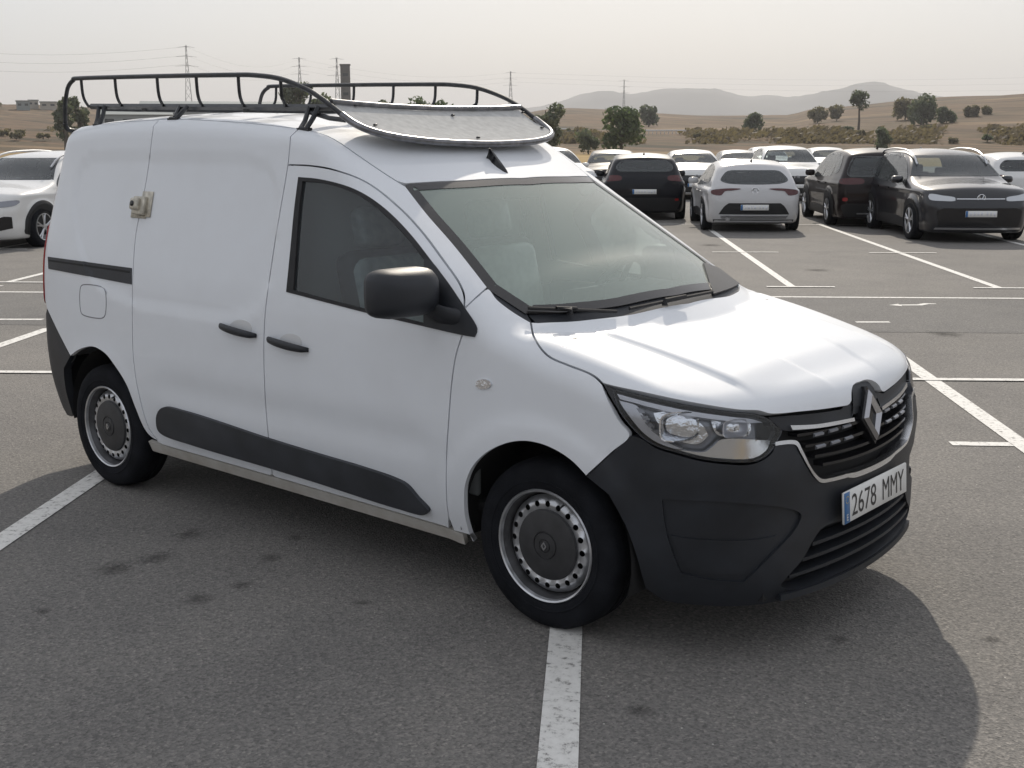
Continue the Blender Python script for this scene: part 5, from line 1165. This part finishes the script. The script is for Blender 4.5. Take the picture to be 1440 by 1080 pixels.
def car_windows(kind):
    sp = SPEC[kind]; H = max(p[1] for p in sp['top']); belt = .60 * H; zb, zt2 = belt + .03, H - .13; ww = sp['W'] - .11
    if kind == 'suv': side = [[(.80, zb), (.36, zt2 - .16), (.02, zt2 - .04), (-.33, zt2), (-.33, zb, 1)], [(-.39, zb, 1), (-.39, zt2), (-.9, zt2 + .005), (-1.16, zt2 - .01), (-1.22, zb + .03, 1)], [(-1.28, zb + .05, 1), (-1.22, zt2 - .01), (-1.52, zt2 - .035), (-1.70, zb + .16)]]
    else: side = [[(.62, zb), (.2, zt2 - .14), (-.1, zt2 - .03), (-.42, zt2), (-.42, zb, 1)], [(-.48, zb, 1), (-.48, zt2), (-.9, zt2 - .005), (-1.15, zt2 - .04), (-1.28, zb + .05, 1)], [(-1.33, zb + .06, 1), (-1.21, zt2 - .05), (-1.40, zt2 - .09), (-1.56, zb + .13)]]
    zw = float(tab(sp['top'])(.98 if kind == 'suv' else .82)); rz0 = belt + .06
    return [('side_window', q, 's') for q in side] + [('windscreen', sym2([(-ww + .02, zw, 1), (-ww + .19, H - .19), (-ww + .24, H - .125, 1)]), 'f'), ('rear_window', sym2(REAR_GLASS.get(kind, [(-ww + .16, rz0, 1), (-ww + .10, rz0 + .06), (-ww + .22, H - .20), (-ww + .27, H - .165, 1)])), 'r')]
GLAZE = {}
def glazing(kind, pts, view):
    key = (kind, tuple(map(tuple, pts)), view)
    if key not in GLAZE:
        S = car_surface(kind)[0]; L = proj_side(S, pts) if view == 's' else proj_end(S, pts, 1 if view == 'f' else -1); fr = {'s': SD, 'f': FR, 'r': RR}[view]
        inn_ = fr.cast(S, inset(dedupe(fr.to2(L)), .045)); GLAZE[key] = panel_data(S, L, fr, res=.10, gap=0, off=.004, thick=0) + panel_data(S, L, fr, res=.10, holes=[inn_], gap=0, off=.002, thick=.008)
    return GLAZE[key]
def car_surface(kind):
    if kind in SURF_CACHE: return SURF_CACHE[kind]
    S_ = SPEC[kind]; W = S_['W']; H = max(p[1] for p in S_['top']); belt = .60 * H
    w_ = tab([(.1, W - .10), (.25, W - .045), (.45, W - .012), (.65, W), (.85, W - .008), (belt, W - .035), (belt + .12, W - .085), (H * .82, W - .175), (H * .95, W - .265), (H * 1.05, W - .33)])
    top = tab(S_['top']); rear = tab(S_['rear']); L2 = S_['L'] / 2
    fr = tab([(.1, L2 - .18), (.22, L2 - .04), (.4, L2), (.6, L2), (.75, L2 - .03), (.95, L2 - .12), (1.2, L2 - .3)])
    px_ = tab([(-2.4, -.09), (-2.0, -.045), (-1.4, -.005), (0, 0), (1.2, -.005), (1.8, -.04), (2.3, -.10)])
    def f(P):
        x, y, z = P.T; ay = np.abs(y); c_ = np.minimum(ay, 1.1)
        sh = .018 * np.exp(-((z - belt * .92) / .035) ** 2) - .015 * np.exp(-((z - .52) / .12) ** 2)
        fl = sum(.03 * sstep(S_['wr'] + .15, S_['wr'] + .05, np.hypot(x - a, z - S_['wr'])) for a in S_['ax'])
        a = ay - (w_(z) + px_(x) + sh + fl)
        gh = sstep(.95, .75, x)
        c = (z - top(x) + (.055 + .02 * gh) * (c_ / .7) ** 2) / 1.15
        b = x - fr(z) + .16 * c_ ** 2 + .10 * c_ ** 4; d = rear(z) - x + .13 * c_ ** 2
        g = rint(a, b, .16); g = rint(g, d, .12); g = rint(g, c, .06); return rint(g, .17 - z, .05)
    S = Surf(f)
    # shell: a box lattice shrunk onto the surface along rays aimed at the car's spine
    V = []; Fc = []; nx, ny, nz = 110, 44, 44; hx, hy, hz = L2 + .2, 1.1, .9
    def face(fn, n, m):
        b = len(V)
        for i in range(n + 1):
            for j in range(m + 1): V.append(fn(i / n * 2 - 1, j / m * 2 - 1))
        for i in range(n):
            for j in range(m): k = b + i * (m + 1) + j; Fc.append((k, k + 1, k + m + 2, k + m + 1))
    face(lambda u, v: (u * hx, v * hy, hz), nx, ny); face(lambda u, v: (-u * hx, v * hy, -hz), nx, 8)
    face(lambda u, v: (u * hx, -hy, v * hz), nx, nz); face(lambda u, v: (-u * hx, hy, v * hz), nx, nz)
    face(lambda u, v: (hx, u * hy, v * hz), ny, nz); face(lambda u, v: (-hx, -u * hy, v * hz), ny, nz)
    P = np.array(V); core = np.stack([np.clip(P[:, 0] * .86, -L2 + .75, L2 - .75), 0 * P[:, 0], 0 * P[:, 0] + .62], 1)
    D = P + np.array([0, 0, .75]) - core; D /= np.linalg.norm(D, axis=1)[:, None]
    P = S.cast(core + D * 2.6, -D, 2.6)
    bm = bmesh.new(); vs = [bm.verts.new(p) for p in P]
    for q in Fc:
        try: bm.faces.new([vs[i] for i in q])
        except ValueError: pass
    # cut the window openings out of the shell
    C3 = np.array([f_.calc_center_median()[:] for f_ in bm.faces]); kill = np.zeros(len(C3), bool)
    for nm, pts, view in car_windows(kind):
        q = inset(dedupe(catmull(pts, .05)), .03)
        if view == 's': kill |= inside(q, C3[:, [0, 2]]) & (np.abs(C3[:, 1]) > .45)
        elif view == 'f': kill |= inside(q, C3[:, [1, 2]]) & (C3[:, 0] > -.25)
        else: kill |= inside(q, C3[:, [1, 2]]) & (C3[:, 0] < -1.3)
    bm.faces.ensure_lookup_table(); bmesh.ops.delete(bm, geom=[bm.faces[i] for i in np.nonzero(kill)[0]], context='FACES')
    bmesh.ops.remove_doubles(bm, verts=bm.verts, dist=.002); bmesh.ops.recalc_face_normals(bm, faces=bm.faces)
    me = bpy.data.meshes.new('car_body_' + kind); bm.to_mesh(me); bm.free(); me.polygons.foreach_set('use_smooth', [True] * len(me.polygons))
    SURF_CACHE[kind] = (S, me, belt, H, L2); return SURF_CACHE[kind]
def proj_side(S, pts, step=.05):
    q = catmull(pts, step); O = np.stack([q[:, 0], np.full(len(q), -1.5), q[:, 1]], 1); return S.cast(O, np.repeat(np.array([[0, 1., 0]]), len(q), 0), 1.5)
def proj_end(S, pts, sg, step=.05):
    q = catmull(pts, step); O = np.stack([np.full(len(q), 3.2 * sg), q[:, 0], q[:, 1]], 1); return S.cast(O, np.repeat(np.array([[-1. * sg, 0, 0]]), len(q), 0), 3.2)
SD = Ortho((0, 1, -.15)); FR = Ortho((-1, 0, -.25)); RR = Ortho((1, 0, -.25)); FR0 = Ortho((-1, 0, 0)); RR0 = Ortho((1, 0, 0))
PANEL_CACHE = {}
def cpanel(name, kind, pts, view, m, par, off=.004, both=False, res=.09, thick=.006):
    key = (kind, tuple(pts), view, off)
    if key not in PANEL_CACHE:
        S = car_surface(kind)[0]
        if view == 's': L = proj_side(S, pts); fr = SD
        elif view == 'f': L = proj_end(S, pts, 1); fr = FR
        else: L = proj_end(S, pts, -1); fr = RR
        PANEL_CACHE[key] = panel_data(S, L, fr, res=res, gap=0, off=off, thick=thick)
    V, Fl = PANEL_CACHE[key]
    o = [meshobj(name, V, Fl, m, par)]
    if both: o.append(meshobj(name, *mirror(V, Fl), m, par))
    return o
WHEEL_ME = {}
def car_wheel(par, x, y, r, rimmat):
    sg = -1 if y < 0 else 1
    if (r, sg) not in WHEEL_ME:
        a = MB().lathe_y([(r * .66, .08 * sg), (r * .8, .105 * sg), (r * .95, .10 * sg), (r, .07 * sg), (r, -.09 * sg), (r * .9, -.1 * sg), (r * .66, -.08 * sg)], 32)
        b = MB().lathe_y([(r * .68, .082 * sg), (r * .67, .098 * sg), (r * .63, .095 * sg), (r * .60, .03 * sg), (.01, .03 * sg)], 32)
        for k in range(5):
            t = 2 * math.pi * k / 5 + .3
            for dt in (-.16, .16): b.tube([(r * .08 * math.cos(t), .085 * sg, r * .08 * math.sin(t)), (r * .36 * math.cos(t + dt * .6), .088 * sg, r * .36 * math.sin(t + dt * .6)), (r * .65 * math.cos(t + dt), .088 * sg, r * .65 * math.sin(t + dt))], r * .045, 5)
        b.lathe_y([(r * .15, .06 * sg), (r * .14, .098 * sg), (.005, .1 * sg)], 14); WHEEL_ME[(r, sg)] = (a, b)
    a, b = WHEEL_ME[(r, sg)]; w = empty('wheel', (x, y, r - .005), parent=par); a.build('tyre', 'tyre', w, True); b.build('rim', rimmat, w, 'auto')
def car(kind, loc, heading, paint, label, cat='car', front=None, rear=None, rails=False, clad=False, chrome=False, plate=True, detail=True, rimmat='alloy', scale=1.0, name='parked_car'):
    S, me0, belt, H, L2 = car_surface(kind); sp = SPEC[kind]; root = empty(name, loc, heading, label=label, cat=cat); root.scale = (scale, scale, scale * .94)
    me = me0.copy(); me.materials.append(M[paint]); link(bpy.data.objects.new('body', me), root)
    topc = tab(sp['top'])
    # glazing: printed black border and clear pane over the opening cut in the shell
    for nm, pts, view in car_windows(kind):
        V, Fl, Vb, Fb = glazing(kind, pts, view)
        for mir in ((0, 1) if view == 's' else (0,)):
            va, fa = (mirror(V, Fl) if mir else (V, Fl)); vb, fb = (mirror(Vb, Fb) if mir else (Vb, Fb))
            g_ = meshobj(nm, va, fa, 'pane', root); meshobj('pane_border', vb, fb, 'black_gloss', g_)
    for y in (-.36, .36):
        st_ = rbox('seat', (-.05, y, .62), (.5, .46, .18), .06, 'seat', root); rbox('seat_back', (-.32, y, .92), (.16, .46, .56), .06, 'seat', st_); rbox('headrest', (-.40, y, belt + .27), (.10, .25, .16), .04, 'seat', st_)
    rb2 = rbox('rear_bench', (-.95, 0, .62), (.5, 1.25, .18), .06, 'seat', root); rbox('seat_back', (-1.25, 0, .90), (.16, 1.25, .5), .06, 'seat', rb2)
    for y in (-.38, .38): rbox('headrest', (-1.30, y, belt + .20), (.09, .24, .14), .04, 'seat', rb2)
    rbox('dashboard', (.75, 0, belt - .10), (.55, 1.35, .22), .06, 'dash', root); rbox('cabin_floor', (-.3, 0, .36), (2.6, 1.4, .05), .01, 'dark', root, seg=1)
    # wheels with their dark arches
    for x in sp['ax']:
        r = sp['wr']; arch = [(x + (r + .045) * math.cos(t), r + (r + .045) * math.sin(t)) for t in np.linspace(-.25, math.pi + .25, 20)]
        cpanel('wheel_arch', kind, [tuple(map(float, p)) for p in arch], 's', 'dark', root, both=True, off=.012, res=.05)
        if clad: 
            arch2 = [(x + (r + .10) * math.cos(t), r + (r + .10) * math.sin(t)) for t in np.linspace(-.2, math.pi + .2, 20)]
            cpanel('arch_trim', kind, [tuple(map(float, p)) for p in arch2], 's', 'cladding', root, both=True, off=.007, res=.05)
        for y in (-(sp['W'] - .075), sp['W'] - .075): car_wheel(root, x, y, r, rimmat)
    cpanel('sill_trim', kind, [(1.36 - sp['wr'], .20, 1), (1.0, .31), (-1.0, .31), (-1.34 + sp['wr'], .20, 1)], 's', 'cladding', root, both=True, off=.006)
    if detail:
        for xs in (.78, -.36, -1.08): 
            cpanel('door_joint', kind, [(xs, belt, 1), (xs + .008, belt, 1), (xs + .008 - (.05 if xs > .5 else 0), .36, 1), (xs - (.05 if xs > .5 else 0), .36, 1)], 's', 'dark', root, both=True, off=.0015, thick=0)
        for xs in (-.28, -1.0): cpanel('door_handle', kind, [(xs - .01, belt - .10, 1), (xs + .17, belt - .10, 1), (xs + .17, belt - .075, 1), (xs - .01, belt - .075, 1)], 's', paint if not chrome else 'chrome', root, both=True, off=.022, thick=.02)
    cpanel('under_trim', kind, sym2([(-sp['W'] + .16, .185, 1), (-sp['W'] + .14, .255, 1)]), 'r', 'cladding', root, off=.004)
    for sgy in (-1, 1):                                            # mirrors
        c = Vector((.62 if kind == 'suv' else .52, sgy * (sp['W'] + .05), belt + .09)); blob('mirror', [(c + Vector((.07, 0, 0)), (0, .05, 0), (0, 0, .03), .8), (c + Vector((.03, 0, 0)), (0, .095, 0), (0, 0, .065), .6), (c + Vector((-.03, 0, 0)), (0, .105, 0), (0, 0, .072), .55), (c + Vector((-.05, 0, 0)), (0, .09, 0), (0, 0, .06), .55)], M[paint], (root,), 12, False)
    if rails:
        for sgy in (-1, 1):
            pts = [(x, sgy * (sp['W'] - .30), float(topc(x)) - .045 + .045 * min(1, (1 - abs(x + .65) / 1.25) * 8)) for x in np.linspace(.55, -1.85, 16)]
            MB().tube(pts, .018, 6).build('roof_rail', 'rack_bow' if rails == 'dark' else 'alloy', root)
    if front:
        for nm, pts, m, both, off in front['parts']: cpanel(nm, kind, pts, 'f', m, root, both=both, off=off, res=.06)
        if plate:
            xf = float(S.cast(np.array([[3.2, 0, front.get('pz', .45)]]), np.array([[-1., 0, 0]]), 3.2)[0][0]); plate_on(root, xf + .008, front.get('pz', .45), 1)
        if 'badge' in front:
            xf = float(S.cast(np.array([[3.2, 0, front['badge']]]), np.array([[-1., 0, 0]]), 3.2)[0][0]); badge(root, xf + .004, front['badge'], 1)
    if rear:
        for nm, pts, m, both, off in rear['parts']: cpanel(nm, kind, pts, 'r', m, root, both=both, off=off, res=.06)
        xr = float(S.cast(np.array([[-3.2, 0, rear.get('pz', .6)]]), np.array([[1., 0, 0]]), 3.2)[0][0])
        if plate: plate_on(root, xr - .012, rear.get('pz', .6), -1)
        if 'badge' in rear:
            xr = float(S.cast(np.array([[-3.2, 0, rear['badge']]]), np.array([[1., 0, 0]]), 3.2)[0][0]); badge(root, xr - .004, rear['badge'], -1)
        for y in rear.get('pipes', ()): MB().tube([(-L2 + .02, y, .27), (-L2 - .035, y, .265)], .04, 10).build('exhaust', 'chrome', root)
    # aerial
    MB().tube([(-1.35, 0, float(topc(-1.35)) - .03), (-1.42, 0, float(topc(-1.42)) + .02), (-1.47, 0, float(topc(-1.47)) + .055)], [.03, .02, .006], 6).build('aerial', 'black_gloss', root)
    return root
def plate_on(root, x, z, sg):
    p = rbox('number_plate', (x, 0, z), (.014, .52, .11), .003, 'plate_white', root, seg=1); rbox('plate_band', (x + sg * .0065, -sg * .24, z), (.003, .038, .105), .0008, 'plate_blue', p, seg=1)
    rp_ = random.Random(int(root.location.x * 100))
    for k, y in enumerate((-.17, -.11, -.05, .01, .10, .16, .22)): rbox('plate_figure', (x + sg * .0065, sg * y, z + rp_.uniform(-.006, .006)), (.003, rp_.uniform(.016, .036), rp_.uniform(.05, .072)), .0008, 'lamp_grey', p, seg=1)
def badge(root, x, z, sg):
    o = MB().tube([(x, .062 * math.cos(t), z + .062 * math.sin(t)) for t in np.linspace(0, 2 * math.pi, 20)[:-1]], .008, 6, closed=True); o.tube([(x, -.035, z + .045), (x, -.012, z - .045), (x, 0, z), (x, .012, z - .045), (x, .035, z + .045)], .006, 4); o.build('badge', 'chrome', root)
def spot(u, depth): d = np.array([FW[0], FW[1]]) / np.hypot(FW[0], FW[1]) + (u - 720) / F_PX / math.cos(math.asin(-FW[2])) * np.array([RT[0], RT[1]]); return CAM[:2] + d * depth
HB = math.atan2(LB[1], LB[0])
def place_rear(u, depth, kind, sc=1.): p = spot(u, depth) + LB * SPEC[kind]['L'] / 2 * sc; return (p[0], p[1], 0), HB
def place_front(u, depth, kind, da=0., sc=1.):
    a = HB + math.pi + da; h = np.array([math.cos(a), math.sin(a)]); p = spot(u, depth) - h * SPEC[kind]['L'] / 2 * sc; return (p[0], p[1], 0), a
# fronts and rears (y to one side, z up)
F_SUV = dict(pz=.52, badge=.80, parts=[('headlamp', [(-.80, .86), (-.62, .84), (-.42, .80), (-.42, .755), (-.62, .745), (-.80, .77)], 'lamp_clear', True, .008), ('light_bar', [(-.40, .79, 1), (.40, .79, 1), (.40, .775, 1), (-.40, .775, 1)], 'satin', False, .006), ('lower_intake', sym2([(-.66, .30, 1), (-.70, .56), (-.60, .62, 1)]), 'black_gloss', False, .006), ('bumper_blade', sym2([(-.72, .24, 1), (-.70, .275, 1)]), 'satin', False, .012)])
F_BMW = dict(pz=.47, badge=.90, parts=[('headlamp', [(-.86, .83), (-.68, .82), (-.42, .79), (-.42, .735), (-.62, .72), (-.84, .755)], 'lamp_dark', True, .010), ('kidney_grille', [(-.36, .79), (-.04, .80), (-.04, .58), (-.30, .60)], 'black_gloss', True, .008), ('corner_intake', [(-.80, .56, 1), (-.72, .57), (-.48, .44), (-.46, .38, 1), (-.60, .33), (-.80, .37, 1)], 'black_gloss', True, .008), ('lower_intake', sym2([(-.40, .30, 1), (-.42, .42, 1)]), 'black_gloss', False, .006), ('skid_plate', sym2([(-.6, .20, 1), (-.55, .26, 1)]), 'satin', False, .012)])
F_WHITE = dict(pz=.46, badge=.72, parts=[('headlamp', [(-.78, .84), (-.60, .82), (-.44, .78), (-.46, .72), (-.64, .72), (-.80, .76)], 'lamp_clear', True, .008), ('grille', sym2([(-.40, .46, 1), (-.56, .60), (-.44, .76, 1)]), 'black_gloss', False, .006), ('lower_intake', sym2([(-.72, .24, 1), (-.74, .44), (-.66, .50, 1)]), 'cladding', False, .005)])
R_PUMA = dict(pz=.66, pipes=(.45,), parts=[('tail_lamp', [(-.80, 1.00), (-.66, 1.03), (-.50, 1.00), (-.50, .93), (-.66, .90), (-.82, .90)], 'red_lamp', True, .008), ('bumper_insert', sym2([(-.70, .22, 1), (-.78, .44), (-.68, .52, 1)]), 'cladding', False, .006), ('reflector', [(-.74, .50), (-.66, .50), (-.66, .46), (-.74, .46)], 'red', True, .012)])
R_COROLLA = dict(pz=.50, badge=.83, pipes=(.5,), parts=[('tail_lamp', [(-.80, .83), (-.66, .86), (-.40, .875), (-.26, .865), (-.40, .835), (-.56, .815), (-.62, .74), (-.80, .77)], 'red_lamp', True, .008), ('plate_recess', sym2([(-.66, .36, 1), (-.56, .52), (-.48, .585, 1)]), 'cladding', False, .005), ('diffuser', sym2([(-.60, .275, 1), (-.64, .335, 1)]), 'satin', False, .008)])
R_SUV = dict(pz=.64, badge=.95, parts=[('tail_lamp', [(-.83, 1.00), (-.70, 1.03), (-.40, 1.00), (-.40, .93), (-.70, .90), (-.84, .92)], 'red_lamp', True, .008), ('bumper_insert', sym2([(-.72, .22, 1), (-.80, .46), (-.70, .50, 1)]), 'cladding', False, .006), ('reflector', [(-.78, .62), (-.70, .62), (-.70, .56), (-.78, .56)], 'red', True, .010), ('bumper_blade', sym2([(-.5, .28, 1), (-.5, .31, 1)]), 'satin', False, .014)])
p, a = place_rear(901, 26.4, 'cross'); car('cross', p, a, 'car_black', 'black hatchback with its rear window and plate facing the white van', rear=R_PUMA)
p, a = place_rear(1052, 22.8, 'hatch'); car('hatch', p, a, 'car_silver', 'pearl white hatchback with slim tail lamps and a round rear badge', rear=R_COROLLA)
p, a = place_front(1362, 20.3, 'suv', .03); car('suv', p, a, 'car_black_gloss', 'black SUV facing the van with roof rails and silver wheels', front=F_SUV, rails=True)
p, a = place_rear(1228, 24.0, 'suv'); car('suv', p, a, 'car_dark', 'very dark maroon SUV seen from the rear beside the black SUV', rear=R_SUV, clad=True)
p, a = place_rear(1428, 26.0, 'cross'); car('cross', p, a, 'car_white', 'white hatchback parked tail-out behind the black SUV', rear=R_PUMA)
p, a = place_front(-36, 19.4, 'suv', -.13, 1.); car('suv', p, a, 'car_white', 'white SUV with split grille parked behind the tail of the van', front=F_BMW, rails=True, clad=True)
p, a = place_front(972, 35.5, 'cross'); car('cross', p, a, 'car_white', 'white car with black lower nose facing the pearl hatchback', front=F_WHITE, detail=False)
p, a = place_front(1108, 34.5, 'suv'); car('suv', p, a, 'car_white', 'white SUV with a black nose facing the pearl hatchback', front=F_WHITE, detail=False)
p, a = place_front(1036, 46, 'hatch'); car('hatch', p, a, 'car_grey', 'pale grey car whose roof shows above the pearl hatchback', front=F_WHITE, detail=False)
p, a = place_front(1076, 52, 'cross'); car('cross', p, a, 'car_white', 'far white car between the pale grey roof and the white SUV', front=F_WHITE, detail=False)
p, a = place_front(1162, 47, 'cross'); car('cross', p, a, 'car_white', 'far white car half hidden by the dark maroon SUV', front=F_WHITE, detail=False)
p, a = place_front(798, 34, 'suv', .30); car('suv', p, a, 'car_white', 'white car half hidden behind the windscreen pillar of the van', front=F_WHITE, detail=False)
p, a = place_front(858, 36, 'cross'); car('cross', p, a, 'car_dark', 'dark car tucked behind the black hatchback', front=F_WHITE, detail=False)

# ================================================================== dusty air
HZ = bpy.data.materials.new('dusty_air'); HZ.use_nodes = True; t_ = HZ.node_tree; t_.nodes.clear()
o_ = t_.nodes.new('ShaderNodeOutputMaterial'); v_ = t_.nodes.new('ShaderNodeVolumePrincipled'); v_.inputs['Color'].default_value = (.76, .77, .80, 1); v_.inputs['Density'].default_value = 2.3e-4; v_.inputs['Anisotropy'].default_value = .25
t_.links.new(v_.outputs[0], o_.inputs['Volume'])
hb = MB().box((0, 0, 120), (14000, 14000, 480)).build('haze', HZ, None, False); hb['kind'] = 'stuff'
